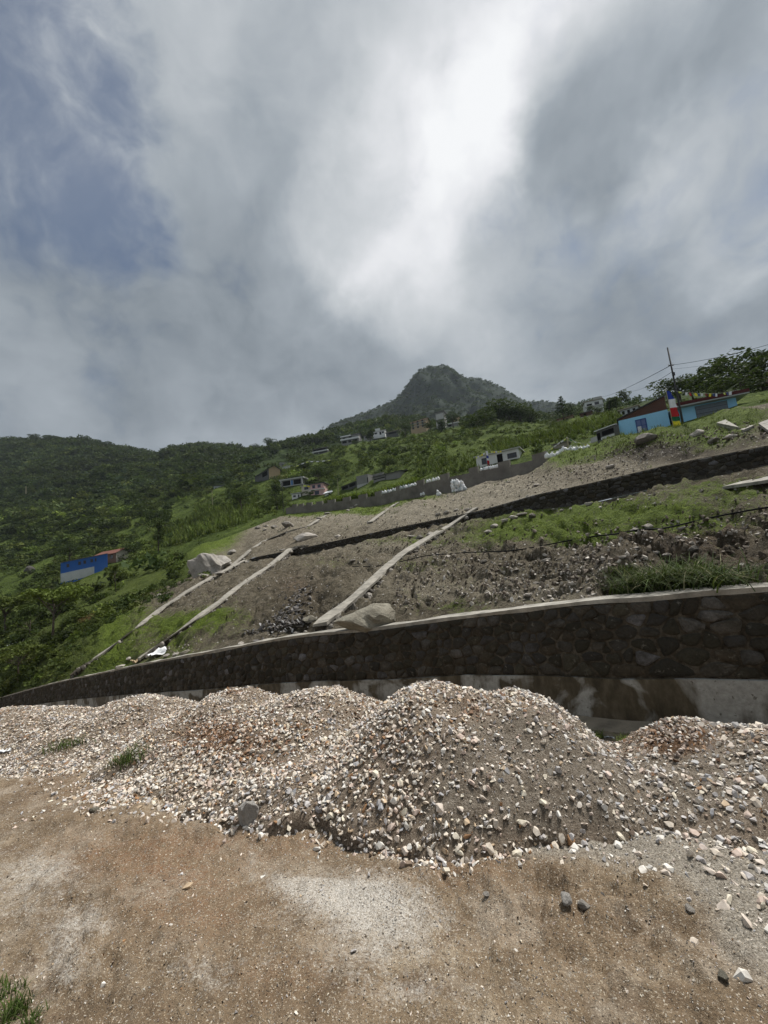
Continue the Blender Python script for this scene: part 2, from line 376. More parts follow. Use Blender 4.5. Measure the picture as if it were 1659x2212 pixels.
def loft(lines, subs, us):
    """ruled surface through the survey lines; returns V (nr,nc,3) and the fractional row index"""
    rows = [rowpts(us, *line(l)(us)) for l in lines]
    out, t_ = [], []
    for i in range(len(rows) - 1):
        for k in range(subs[i]):
            q = k / subs[i]; out.append(rows[i] * (1 - q) + rows[i + 1] * q); t_.append(i + q)
    out.append(rows[-1]); t_.append(len(rows) - 1.0)
    return np.array(out), np.array(t_)
def spots(u, v, lst, base=0.0):
    g = np.full(u.shape, base)
    for (a, b_, ra, rb, w) in lst:
        g = g + w * np.exp(-(((u - a) / ra) ** 2 + ((v - b_) / rb) ** 2))
    return g
def finish(name, V, mat, attrs):
    nr, nc = V.shape[:2]
    me = mesh_np(name, V.reshape(-1, 3), grid_faces(nr, nc), {k: a.ravel() for k, a in attrs.items()})
    return link(name, me, mat, kind='structure')
BV, BF, BO = [], [], [0]
def for_bvh(V):
    nr, nc = V.shape[:2]; BV.append(V.reshape(-1, 3)); BF.append(grid_faces(nr, nc) + BO[0]); BO[0] += nr * nc

# lower hillside between the two stone walls
us = np.arange(-400, 2061, 5.0)
V, tt = loft([L0, L1], [110], us)
# even out the row spacing in depth (nearer rows closer together)
r0, r1 = V[0], V[-1]; q = np.linspace(0, 1, 130) ** 1.7
V = r0[None] * (1 - q)[:, None, None] + r1[None] * q[:, None, None]
U, Vv = proj(V.reshape(-1, 3)); U = U.reshape(V.shape[:2]); Vv = Vv.reshape(V.shape[:2])
X, Y = V[..., 0], V[..., 1]; hf = fbm(X * 5.5, Y * 5.5, 3, 14)
edge = sstep(0, .06, q)[:, None] * sstep(1, .95, q)[:, None]
cl = fbm(X * .55, Y * .55, 4, 3); cl2 = fbm(X * 2.3, Y * 2.3, 4, 9); rid = 1 - np.abs(fbm(X * .8 + 5, Y * .35, 3, 21))
V[..., 2] += edge * (cl * .24 + cl2 * .15 + hf * .05 - .28 * sstep(.72, 1, rid))
hollow = spots(U, Vv, [(1600, 1170, 60, 28, -.5), (1130, 1222, 60, 14, -.3), (1230, 1245, 90, 12, -.25), (690, 1290, 70, 45, -.35), (1400, 1190, 120, 14, .25), (1480, 1260, 110, 18, -.15), (590, 1330, 60, 30, .2)])
V[..., 2] += hollow * edge
far_left = sstep(330, 120, U)
grass = spots(U, Vv, [(1330, 1108, 320, 30, .75), (1560, 1058, 180, 30, .6), (1130, 1145, 140, 28, .5), (1450, 1130, 200, 20, .3), (1200, 1155, 220, 20, .25), (1000, 1170, 80, 20, .25), (1290, 1160, 160, 16, .4), (860, 1170, 120, 12, .45), (980, 1320, 110, 16, .5), (900, 1215, 90, 14, .4), (1100, 1215, 90, 10, .25), (1000, 1260, 80, 12, .25), (780, 1190, 60, 10, .25), (1250, 1265, 70, 10, .25), (900, 1290, 60, 12, .3), (1350, 1190, 120, 12, .3), (1150, 1300, 140, 8, .35), (960, 1235, 70, 12, .3), (1480, 1165, 90, 10, .35),
                      (440, 1330, 50, 30, .5), (500, 1340, 60, 40, .5), (380, 1350, 50, 24, .4), (720, 1215, 80, 12, .35), (1560, 1200, 50, 12, .1), (1010, 1345, 120, 8, .5), (1600, 1000, 120, 12, .4)], -.05)
grass = grass + far_left * .9 + sstep(420, 250, U + (1290 - Vv) * 1.1) * .5
tone = spots(U, Vv, [(1100, 1090, 500, 40, .12), (1520, 1190, 160, 60, -.25), (1200, 1235, 220, 30, -.06), (660, 1300, 90, 60, -.2), (900, 1260, 160, 40, .12), (1080, 1270, 200, 30, .12), (820, 1180, 200, 25, .18), (1300, 1290, 400, 12, .2)], .42)
red = spots(U, Vv, [(1500, 1170, 130, 60, .6), (1620, 1230, 60, 40, .4), (640, 1260, 40, 24, .6), (760, 1160, 60, 12, .5)], .08)
M_HILL = mat_hill()
finish('hillside', V, M_HILL, {'grass': grass, 'tone': tone, 'red': red}); for_bvh(V)
HILL = V

# bank above the middle wall, up to the boundary wall
V, tt = loft([L2, L3], [70], us)
U, Vv = proj(V.reshape(-1, 3)); U = U.reshape(V.shape[:2]); Vv = Vv.reshape(V.shape[:2]); q = np.linspace(0, 1, len(V))
X, Y = V[..., 0], V[..., 1]; edge = sstep(0, .08, q)[:, None] * sstep(1, .9, q)[:, None]
V[..., 2] += edge * (fbm(X * .4, Y * .4, 4, 31) * .3 + fbm(X * 1.6, Y * 1.6, 4, 33) * .14)
lip = spots(U, Vv, [(1430, 955, 150, 12, .7), (1330, 968, 90, 10, .5), (1250, 985, 60, 10, .3), (1600, 905, 90, 16, .6), (1560, 940, 80, 14, .2), (440, 1205, 36, 26, .9), (1225, 1010, 60, 12, .3)])
V[..., 2] += lip * edge * 1.1
grass = spots(U, Vv, [(1430, 945, 130, 18, 1.1), (1320, 965, 70, 14, 1.0), (1560, 915, 140, 24, 1.0), (1250, 985, 60, 14, .8), (1550, 960, 130, 18, .45), (840, 1082, 40, 12, .9), (900, 1072, 60, 8, .8), (800, 1100, 30, 16, .7),
                      (700, 1105, 90, 7, .9), (640, 1113, 60, 7, .8), (1000, 1090, 300, 20, .18), (1300, 1000, 260, 20, .25), (1180, 1020, 60, 8, .3), (900, 1115, 120, 8, .15), (1210, 1000, 40, 12, .6)], -.1)
grass = grass + sstep(560, 440, U + (Vv - 1180) * .6) * 1.2 - spots(U, Vv, [(455, 1210, 50, 34, .35)])
tone = spots(U, Vv, [(900, 1110, 400, 30, .2), (1100, 1060, 200, 30, .22), (1300, 1000, 200, 22, .12), (1340, 985, 160, 14, -.45), (1450, 972, 120, 10, -.35), (620, 1150, 80, 30, .0), (1560, 945, 100, 20, -.15), (600, 1140, 60, 12, .1), (455, 1210, 50, 36, .1)], .5)  # dark bands below the grassy lip paint the shade of its undercut
red = spots(U, Vv, [(620, 1165, 60, 20, .3)], .05)
finish('upper_bank', V, M_HILL, {'grass': grass, 'tone': tone, 'red': red}); for_bvh(V)

# fields and village slope
M_FIELD = mat_forestfloor('field_soil', (.06, .085, .02), (.13, .165, .04), .09)
us2 = np.arange(-400, 2061, 5.0)
V, tt = loft([L3, L4, L5, L6], [1, 16, 40], us2); tt = np.maximum(tt - 1, 0)
X, Y = V[..., 0], V[..., 1]
e = (sstep(0, .5, tt) * sstep(2, 1.8, tt))[:, None]
V[..., 2] += e * fbm(X * .04, Y * .04, 4, 51) * .012 * Y
U, Vv = proj(V.reshape(-1, 3)); U = U.reshape(V.shape[:2]); Vv = Vv.reshape(V.shape[:2])
terr = e * (((V[..., 2] * .55) % 1.0) - .5) * .6
V[..., 2] += np.where((Y < 190) & (U > 300), terr, 0)
rockm = spots(U, Vv, [(440, 1205, 40, 20, 0)], 0.0)
finish('field_slope', V, M_FIELD, {'rock': rockm}); for_bvh(V); FIELD = V

# wooded ridge
M_WOOD = mat_forestfloor('forest_floor', (.03, .046, .015), (.06, .08, .026), .03)
L8 = [(u, v + 26, y * 1.35) for (u, v, y) in L7]; L9 = [(u, v + 120, y * 1.7) for (u, v, y) in L7]
V, tt = loft([L6, L7, L8, L9], [44, 6, 3], us2)
X, Y = V[..., 0], V[..., 1]
e = (sstep(0, .2, tt) * sstep(1.3, .85, tt))[:, None]
V[..., 2] += e * (fbm(X * .012, Y * .012, 4, 61) * .02 * Y)
U, Vv = proj(V.reshape(-1, 3)); U = U.reshape(V.shape[:2]); Vv = Vv.reshape(V.shape[:2])
finish('wooded_hill', V, M_WOOD, {'rock': spots(U, Vv, [(300, 1045, 60, 10, .55), (430, 1040, 20, 8, .4)])}); for_bvh(V); WOOD = V

# the far mountain
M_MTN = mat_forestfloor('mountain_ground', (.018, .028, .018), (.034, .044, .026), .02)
MO = [(430, 1000), (560, 972), (640, 957), (680, 944), (700, 932), (720, 915), (750, 905), (790, 891), (820, 879), (850, 865), (868, 849), (876, 836), (890, 816), (905, 800), (925, 792), (945, 790), (965, 792), (985, 803), (1005, 816),
      (1030, 819), (1060, 826), (1080, 838), (1110, 856), (1135, 867), (1160, 867), (1200, 869), (1240, 873), (1300, 884), (1420, 900), (1600, 930)]
usm = np.arange(430, 1601, 6.0)
ov = np.interp(usm, *np.array(MO).T)
side = 1000 + 260 * np.abs((usm - 945) / 500) ** 1.0
rows = [rowpts(usm, ov + 190, side * .62)]; top = rowpts(usm, ov, side)
V = []
for k in range(46):
    q = k / 45; V.append(rows[0] * (1 - q) + top * q + np.array((0, 0, -1)) * (18 * math.sin(math.pi * q)))
for k in (1, 2, 3): V.append(top * (1 + .09 * k) - np.array((0, 0, 1)) * (28 * k * k + 30 * k))
V = np.array(V); X, Y, Z = V[..., 0], V[..., 1], V[..., 2]
w = np.concatenate((np.sin(np.linspace(0, math.pi, 46)) ** .6, [0, 0, 0]))[:, None]
V[..., 1] -= w * (1 - np.abs(fbm(X * .011 + 3, Z * .006, 4, 71))) * 60
V[..., 2] += w * fbm(X * .03, Y * .03, 3, 77) * 6
U, Vv = proj(V.reshape(-1, 3)); U = U.reshape(V.shape[:2]); Vv = Vv.reshape(V.shape[:2])
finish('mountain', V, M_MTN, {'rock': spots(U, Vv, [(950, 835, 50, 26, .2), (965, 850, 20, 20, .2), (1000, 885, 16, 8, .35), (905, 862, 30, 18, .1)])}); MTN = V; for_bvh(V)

BVH = BVHTree.FromPolygons(np.concatenate(BV).tolist(), np.concatenate(BF).tolist())
def at(u, v, dflt=None):
    for k in range(12):
        h = BVH.ray_cast(Vector(EYE), Vector(ray(u, v - 3 * k)).normalized())
        if h[0] is not None: return np.array(h[0])
    return dflt
def drop(x, y, z=900.0):
    h = BVH.ray_cast(Vector((x, y, z)), Vector((0, 0, -1)))
    return (h[0].z, h[1]) if h[0] is not None else (0.0, Vector((0, 0, 1)))

# ------------------------------------------------------------------ the yard: falls gently away from the camera, then drops to the foot of the wall
uw = np.arange(-400, 2061, 8.0)
WT = rowpts(uw, *line(L0)(uw))
k = np.ones(9) / 9
WT = np.stack([np.convolve(np.pad(WT[:, i], 4, mode='reflect', reflect_type='odd'), k, 'valid') for i in range(3)], 1)
ext = WT[-1] + np.array([(1.2, -1.6, .12), (2.6, -4.5, .4), (4.2, -9, .8), (6, -16, 1.4)])
WT = np.concatenate((WT, ext))
WH = 1.95
def wallnear(x, y):
    x = np.ravel(x); y = np.ravel(y); bi = np.zeros(len(x), int); bd = np.zeros(len(x))
    for a in range(0, len(x), 20000):
        d = (x[a:a + 20000, None] - WT[None, :, 0]) ** 2 + (y[a:a + 20000, None] - WT[None, :, 1]) ** 2
        j = d.argmin(1); bi[a:a + 20000] = j; bd[a:a + 20000] = np.sqrt(d[np.arange(len(j)), j])
    return bi, bd
def yard_z(x, y):
    x = np.asarray(x, float); y = np.asarray(y, float)
    z = -.12 * np.maximum(y - 1.2, -1.5) - .05 * np.maximum(-x - 3, 0) * sstep(2, 8, y)
    z = z - .27 * sstep(2.7, 4.4, y) * sstep(-1.5, 1.2, x)
    bi, bd = wallnear(x, y); bi = bi.reshape(x.shape); bd = bd.reshape(x.shape)
    zb = WT[bi, 2] - WH - .02; rng_ = np.maximum(2.0, .45 * np.abs(WT[bi, 1]))
    w = sstep(1, .12, bd / rng_)
    return z * (1 - w) + zb * w
az = np.concatenate((np.arange(-105, -58, 3.0), np.arange(-58, 58.01, .27), np.arange(61, 106, 3.0))) * math.pi / 180
wa = np.arctan2(WT[:, 0], WT[:, 1]); wr = np.hypot(WT[:, 0], WT[:, 1])
o = np.argsort(wa); rmax = np.interp(az, wa[o], wr[o]) + .25
rmax = np.where(az < wa.min(), 60, rmax); rmax = np.where(az > 1.5, 14, rmax)
nr = 250; q = np.linspace(0, 1, nr)
rr = .25 * (rmax[None] / .25) ** (q[:, None] ** .78)
X = np.sin(az)[None] * rr; Y = np.cos(az)[None] * rr
Z = yard_z(X, Y)
V = np.stack((X, Y, Z), -1); U, Vv = proj(V.reshape(-1, 3)); U = U.reshape(X.shape); Vv = Vv.reshape(X.shape)
nearf = sstep(14, 3, rr)
rough_ = spots(U, Vv, [(1250, 1960, 200, 110, 1.0), (430, 1790, 250, 45, .8), (150, 2000, 140, 200, .5), (1450, 2060, 200, 120, .6), (1000, 1900, 200, 60, .5), (400, 2080, 260, 90, .35)], .22)
Z = Z + nearf * (fbm(X * 1.1, Y * 1.1, 4, 81) * .022 + rough_ * (fbm(X * 5, Y * 5, 4, 85) * .036 + np.maximum(fbm(X * 14, Y * 14, 3, 88), 0) * .034) + fbm(X * 22, Y * 22, 3, 89) * .005)
crk = 1 - np.abs(fbm(X * 2.6 + 3, Y * 2.6, 3, 118)); Z = Z - nearf * np.clip(rough_ - .25, 0, 1) * sstep(.90, .985, crk) * .035
Z = Z + nearf * np.clip(rough_ - .3, 0, 1) * sstep(.1, .25, fbm(X * 3.3, Y * 3.3, 4, 121)) * .02
# a shallow rut along the foot of the heaps
rut = np.exp(-((Vv - (1795 + (U - 600) * .12)) / 22) ** 2) * sstep(250, 450, U) * sstep(1250, 950, U)
Z = Z - rut * .012 * nearf
V[..., 2] = Z
pale = spots(U, Vv, [(740, 1930, 130, 50, .95), (850, 1990, 140, 80, .6), (620, 1900, 50, 26, .5), (700, 2060, 200, 60, .2), (545, 1850, 18, 40, .5), (180, 1985, 70, 40, .5), (90, 1880, 110, 46, .58), (150, 2080, 60, 100, .52), (30, 1960, 60, 60, .4), (420, 2120, 120, 40, .35), (900, 2130, 200, 40, .35), (500, 1760, 200, 20, .2), (1230, 2090, 120, 60, .2), (300, 1690, 200, 40, .25), (100, 1650, 80, 20, .15)], -.05)
grit = spots(U, Vv, [(1250, 1790, 330, 90, .9), (1600, 1830, 220, 160, .9), (1640, 1990, 90, 160, .9), (1100, 1690, 260, 90, .9), (1500, 1690, 260, 70, .8), (1200, 1600, 120, 40, .5)], -.1)
rust = spots(U, Vv, [(760, 1815, 260, 26, .9), (350, 1830, 160, 60, .5), (200, 1700, 160, 50, .5), (1000, 1880, 160, 40, .6), (420, 1940, 170, 110, .75), (250, 1850, 160, 50, .5), (620, 2120, 160, 60, .4), (1180, 2000, 200, 100, .2)], .1)
M_YARD = mat_yard()
me = mesh_np('ground', V.reshape(-1, 3), grid_faces(*X.shape), {'pale': pale.ravel(), 'grit': grit.ravel(), 'rust': rust.ravel()})
ground = link('ground', me, M_YARD, kind='structure')
YB = BVHTree.FromPolygons(V.reshape(-1, 3).tolist(), grid_faces(*X.shape).tolist())
def yz(x, y):
    h = YB.ray_cast(Vector((x, y, 50)), Vector((0, 0, -1))); return h[0].z if h[0] is not None else 0.0
def yat(u, v):
    h = YB.ray_cast(Vector(EYE), Vector(ray(u, v)).normalized()); return np.array(h[0]) if h[0] is not None else None

# ------------------------------------------------------------------ stone walls
def mat_stone():
    m, t, b = newmat('rubble_stone', .85, .25)
    p = t.pos(); n = t.noise(5, 6, .65, vec=p); n2 = t.noise(28, 5, .7, vec=p)
    c = t.mix(t.mr(n, .3, .7), t.attr('tint', 'Color'), (.032, .029, .02), 'MIX')
    c = t.mix(t.mr(n, .35, .65, .15, .8), t.attr('tint', 'Color'), (.04, .036, .026))
    c = t.mix(t.mr(t.noise(9, 6, .72, vec=p), .60, .68, 0, .85), c, (.20, .185, .155))
    c = t.mix(t.mr(n2, .3, .7, .55, 0), c, (.015, .012, .008))
    t.put(b.inputs['Base Color'], c)
    bump(t, b, t.math('ADD', t.math('MULTIPLY', n, 1.5), n2), 1.0, .03)
    return m
def mat_mortar():
    m, t, b = newmat('old_mortar', .9, .2)
    p = t.pos(); n = t.noise(6, 6, .7, vec=p)
    c = t.ramp(n, [(.35, (.018, .014, .009)), (.52, (.06, .049, .035)), (.66, (.11, .097, .078))])
    t.put(b.inputs['Base Color'], c); bump(t, b, t.noise(30, 5, .7, vec=p), .8, .02)
    return m
def mat_plinth():
    m, t, b = newmat('stained_concrete', .8, .3)
    p = t.pos(); sp = t.scalev(p, (1, 1, .45)); n = t.noise(1.15, 5, .52, vec=p, dist=.7); st = t.noise(2.2, 6, .6, vec=t.scalev(p, (1, 1, .16)))
    wet = t.mr(t.math('ADD', t.math('MULTIPLY', n, .72), t.math('MULTIPLY', st, .28)), .455, .525)
    pale = t.ramp(t.noise(14, 5, .65, vec=p), [(.32, (.27, .265, .245)), (.6, (.37, .365, .34)), (.75, (.44, .43, .4))])
    pale = t.mix(t.mr(t.noise(13, 5, .7, vec=p), .6, .66, 0, .85), pale, (.06, .05, .035))
    dark = t.ramp(t.noise(5, 6, .65, vec=sp), [(.3, (.035, .028, .017)), (.5, (.08, .065, .042)), (.7, (.14, .118, .084))])
    c = t.mix(wet, pale, dark)
    t.put(b.inputs['Base Color'], c); t.put(b.inputs['Roughness'], t.mr(wet, 0, 1, .85, .6))
    bump(t, b, t.noise(24, 6, .7, vec=p), .5, .015)
    return m
def mat_concrete(name, col, var=.35, sc=3):
    m, t, b = newmat(name, .88, .25)
    p = t.pos(); n = t.noise(sc, 6, .65, vec=p); n2 = t.noise(sc * 11, 5, .7, vec=p)
    c = t.mix(t.mr(n, .3, .7), tuple(x * (1 - var) for x in col), tuple(min(1, x * (1 + var)) for x in col))
    c = t.mix(t.mr(n2, .56, .7, 0, .6), c, tuple(x * .4 for x in col))
    t.put(b.inputs['Base Color'], c); bump(t, b, n2, .5, .02)
    return m
M_STONE, M_MORTAR, M_PLINTH = mat_stone(), mat_mortar(), mat_plinth()
M_CAP = mat_concrete('pale_concrete', (.29, .272, .235), .45)
M_STRIP = mat_concrete('strip_concrete', (.27, .25, .212), .4)
M_PANEL = mat_concrete('grey_concrete', (.16, .145, .125), .35, .5)
PAL_WALL = [tuple(.74 * x * k_ for x, k_ in zip(q, (.93, 1.0, 1.22))) for q in [(.10, .083, .048), (.075, .063, .036), (.145, .12, .082), (.19, .165, .125), (.11, .08, .045), (.06, .052, .035), (.12, .105, .085), (.28, .255, .22)]]

def resample(pts, step):
    pts = np.asarray(pts, float); s = np.concatenate(([0], np.cumsum(np.linalg.norm(np.diff(pts[:, :2], axis=0), axis=1))))
    n = max(2, int(s[-1] / step) + 1); q = np.linspace(0, s[-1], n)
    return np.stack([np.interp(q, s, pts[:, i]) for i in range(3)], 1), q
def side_normals(pts):
    d = np.gradient(pts, axis=0)[:, :2]; d /= np.linalg.norm(d, axis=1)[:, None] + 1e-9
    return np.stack((d[:, 1], -d[:, 0], np.zeros(len(d))), 1)
def sweep(pts, nor, prof, jit=0, seed=0):
    """prof: loop of (out, down) points; returns V, F (quads) with ends left to caps"""
    n, k = len(pts), len(prof); V = np.zeros((n, k, 3))
    for j, (a, d) in enumerate(prof):
        a = np.broadcast_to(a, n); d = np.broadcast_to(d, n)
        V[:, j] = pts + nor * a[:, None] + np.array((0, 0, -1.0)) * d[:, None]
        if jit:
            s = np.arange(n); V[:, j] += nor * (vnoise(s * .35, s * 0 + j * 7.7, seed) * jit)[:, None]; V[:, j, 2] += vnoise(s * .35, s * 0 + j * 5.1, seed + 5) * jit
    i = np.arange(n - 1)[:, None] * k; j = np.arange(k)[None]; j2 = (j + 1) % k
    Fq = np.stack((i + j, i + j2, i + k + j2, i + k + j), -1).reshape(-1, 4)
    ends = [list(range(k))[::-1], [(n - 1) * k + q for q in range(k)]]
    return V.reshape(-1, 3), Fq, ends
def sweep_obj(name, pts, nor, prof, mat, parent, base, jit=0, seed=0, smooth=False):
    V, Fq, ends = sweep(pts, nor, prof, jit, seed); me = bpy.data.meshes.new(name)
    me.from_pydata((V - base).tolist(), [], Fq.tolist() + ends); me.update()
    bm = bmesh.new(); bm.from_mesh(me); bmesh.ops.recalc_face_normals(bm, faces=bm.faces); bm.to_mesh(me); bm.free()
    return link(name, me, mat, parent)
def clip_poly(poly, nx, ny, c):
    out = []
    for i in range(len(poly)):
        a, b_ = poly[i], poly[(i + 1) % len(poly)]; da = a[0] * nx + a[1] * ny - c; db = b_[0] * nx + b_[1] * ny - c
        if da <= 0: out.append(a)
        if da * db < 0: q = da / (da - db); out.append((a[0] + (b_[0] - a[0]) * q, a[1] + (b_[1] - a[1]) * q))
    return out
def cells(L, H, cw, rh, rg):
    """irregular rubble layout on an L x H face: polygons in (s, h)"""
    nr_, nc_ = max(1, round(H / rh)), max(2, round(L / cw)); sx = rh / cw
    g = {}
    for j in range(nr_):
        for i in range(-1, nc_ + 1):
            if rg.random() < .10 and 0 < i < nc_ - 1: continue
            g.setdefault((i, j), []).append(((i + .5 + .5 * (j % 2) + rg.uniform(-.36, .36)) * L / nc_ * sx, (j + .5 + rg.uniform(-.33, .33)) * H / nr_))
            if rg.random() < .14: g[(i, j)].append((g[(i, j)][0][0] + rg.uniform(.25, .4) * L / nc_ * sx, g[(i, j)][0][1] + rg.uniform(-.3, .3) * rh))
    res = []
    for (i, j), ps in g.items():
        for p in ps:
            poly = [(max(0, p[0] - 2 * rh), 0), (min(L * sx, p[0] + 2 * rh), 0), (min(L * sx, p[0] + 2 * rh), H), (max(0, p[0] - 2 * rh), H)]
            if poly[0][0] >= poly[1][0]: continue
            for a in range(-2, 3):
                for b_ in range(-2, 3):
                    for q in g.get((i + a, j + b_), ()):
                        if q is p: continue
                        nx, ny = q[0] - p[0], q[1] - p[1]
                        poly = clip_poly(poly, nx, ny, (q[0] ** 2 + q[1] ** 2 - p[0] ** 2 - p[1] ** 2) / 2)
                        if len(poly) < 3: break
                    if len(poly) < 3: break
                if len(poly) < 3: break
            if len(poly) >= 3: res.append([(x / sx, y) for x, y in poly])
    return res
def stone_wall(name, label, top, H, thick, cw, rh, plinth, seed, nparts=300, capover=.04, capth=.11, batter=.10, proud=.034, cap=True):
    """top: front edge of the wall top (n,3), walked so that side_normals() points at the viewer; H: height of the stone face (array or number)"""
    rg = np.random.default_rng(seed)
    pts, s = resample(top, .25); nor = side_normals(pts); nor = nor if (nor[len(nor) // 2] @ (EYE - pts[len(pts) // 2])) > 0 else -nor
    L = s[-1]; Hs = np.interp(s, np.linspace(0, L, len(np.atleast_1d(H))) if np.ndim(H) else [0, L], H if np.ndim(H) else [H, H])
    base = pts[np.linalg.norm(pts[:, :2], axis=1).argmin()].copy(); base[2] -= np.interp(0, [0], [Hs.mean()]) + plinth
    root = empty(name, base, label, 'wall')
    Hm = Hs.mean()
    sweep_obj('core', pts, nor, [(0, capth), (-thick, capth), (-thick, Hs + plinth * .5), (batter, Hs + plinth * .5), (batter * .9, Hs)], M_MORTAR, root, base)
    if cap:
        sweep_obj('coping', pts, nor, [(capover, 0), (-thick - .03, -.005), (-thick - .03, capth + .004), (capover - .01, capth + .004)], M_CAP, root, base, .018, seed)
    if plinth:
        sweep_obj('plinth', pts, nor, [(batter + .05, Hs + .005), (-thick * .5, Hs + .005), (-thick * .5, Hs + plinth + .4), (batter + .09, Hs + plinth + .4)], M_PLINTH, root, base, .012, seed + 3)
    polys = cells(L, Hm - capth, cw, rh, rg)
    S = []
    for poly in polys:
        a = np.array(poly); c = a.mean(0)
        if np.ptp(a[:, 0]) < .07 or np.ptp(a[:, 1]) < .05: continue
        b_ = np.concatenate([[a[i] * .82 + a[(i + 1) % len(a)] * .18, a[i] * .18 + a[(i + 1) % len(a)] * .82] for i in range(len(a))])
        r = np.sqrt(((b_ - c) ** 2).sum(1)).mean(); k = max(.6, 1 - .010 / r * 1.6)
        dp = proud * rg.uniform(.5, 1.35); tilt = rg.uniform(-.25, .25, 2)
        rings = []
        for (kk, dd) in ((k, -.03), (k * .93, .55), (k * .6, 1.0), (0, 1.06)):
            w = c + (b_ - c) * kk if kk else c[None]
            e = dp * dd if dd > 0 else -.03
            e = e + (dp * ((w - c) / r @ tilt) * (dd > 0) + (rg.normal(0, .28, len(w)) * dp if dd > .5 else 0))
            ss = np.clip(w[:, 0], 0, L); hh = capth + w[:, 1]
            p0 = np.stack([np.interp(ss, s, pts[:, i]) for i in range(3)], 1); n0 = np.stack([np.interp(ss, s, nor[:, i]) for i in range(3)], 1)
            H0 = np.interp(ss, s, Hs); hh = hh * H0 / Hm
            rings.append(p0 + n0 * (e + batter * .9 * (hh - capth) / Hm)[:, None] + np.array((0, 0, -1.0)) * hh[:, None])
        S.append(rings)
    def dist(r): return np.linalg.norm(r[3][0] - EYE)
    S.sort(key=dist)
    rest_v, rest_f, rest_t = [], [], []
    for q, rings in enumerate(S):
        n = len(rings[0]); Vn = np.concatenate(rings)
        fs = []
        for a in range(2): fs += [(a * n + i, a * n + (i + 1) % n, (a + 1) * n + (i + 1) % n, (a + 1) * n + i) for i in range(n)]
        tri = [(2 * n + i, 2 * n + (i + 1) % n, 3 * n) for i in range(n)]
        tint = np.array(PAL_WALL[rg.integers(len(PAL_WALL) - (rg.random() < .6))]) * rg.uniform(.5, 1.6)
        if q < nparts:
            c = Vn.mean(0); me = bpy.data.meshes.new('stone'); me.from_pydata((Vn - c).tolist(), [], fs + tri); me.update()
            me.polygons.foreach_set('use_smooth', np.full(len(me.polygons), True))
            at_ = me.attributes.new('tint', 'FLOAT_VECTOR', 'POINT'); at_.data.foreach_set('vector', np.tile(tint, len(Vn)).astype(np.float32))
            bm = bmesh.new(); bm.from_mesh(me); bmesh.ops.recalc_face_normals(bm, faces=bm.faces)
            bm.to_mesh(me); bm.free()
            link('stone', me, M_STONE, root, loc=c - base)
        else:
            o_ = len(rest_v); rest_v += (Vn - base).tolist(); rest_f += [tuple(i + o_ for i in f) for f in fs + tri]; rest_t += [tint] * len(Vn)
    if rest_v:
        me = bpy.data.meshes.new('stone_facing'); me.from_pydata(rest_v, [], rest_f); me.update()
        me.polygons.foreach_set('use_smooth', np.full(len(me.polygons), True))
        at_ = me.attributes.new('tint', 'FLOAT_VECTOR', 'POINT'); at_.data.foreach_set('vector', np.array(rest_t, np.float32).ravel())
        bm = bmesh.new(); bm.from_mesh(me); bmesh.ops.recalc_face_normals(bm, faces=bm.faces); bm.to_mesh(me); bm.free()
        link('stone_facing', me, M_STONE, root, kind='stuff')
    return root, pts, nor
nw = side_normals(WT); nw = nw if nw[150] @ (EYE - WT[150]) > 0 else -nw
topline = WT + nw * .34 + np.array((0, 0, .05))
NEARWALL, nwp, nwn = stone_wall('retaining_wall', 'long mossy rubble stone retaining wall with pale coping and stained concrete plinth behind the gravel', topline, 1.235, .40, .30, .19, .72, 5, capth=.07, capover=.015)
# the drain kerb at its foot
kb = NEARWALL.location
sw = (nwp[:, 0] > -2) & (nwp[:, 0] < 8)
kp = nwp[sw] + np.array((0, 0, -1.235 - .62)); kn = nwn[sw]
V_, F_, E_ = sweep(kp, kn, [(.62, 0.02), (.05, 0), (.05, .5), (.66, .5)], .02, 8)
me = bpy.data.meshes.new('drain_kerb'); me.from_pydata(V_.tolist(), [], F_.tolist() + E_); me.update()
bm = bmesh.new(); bm.from_mesh(me); bmesh.ops.recalc_face_normals(bm, faces=bm.faces); bm.to_mesh(me); bm.free()
link('drain_kerb', me, mat_concrete('kerb_concrete', (.24, .205, .155), .35), kind='structure')

um = np.arange(541, 1950, 7.0)
tp = rowpts(um, *line(L2)(um)); bp_ = rowpts(um, *line(L1)(um))
def smooth3(a, n=5):
    k = np.ones(n) / n
    return np.stack([np.convolve(np.pad(a[:, i], n // 2, mode='reflect', reflect_type='odd'), k, 'valid') for i in range(3)], 1)
tp = smooth3(tp); tp2 = tp - np.array((0, .45, -.02))
hh = np.maximum(tp[:, 2] - smooth3(bp_)[:, 2] + .12, .45)
_mw, mwp, mwn = stone_wall('terrace_wall', 'dark rubble stone terrace wall running across the middle of the bare hillside', tp2, hh, .4, .34, .2, 0.0, 9, 300, .03, .05, .06, .06, False)

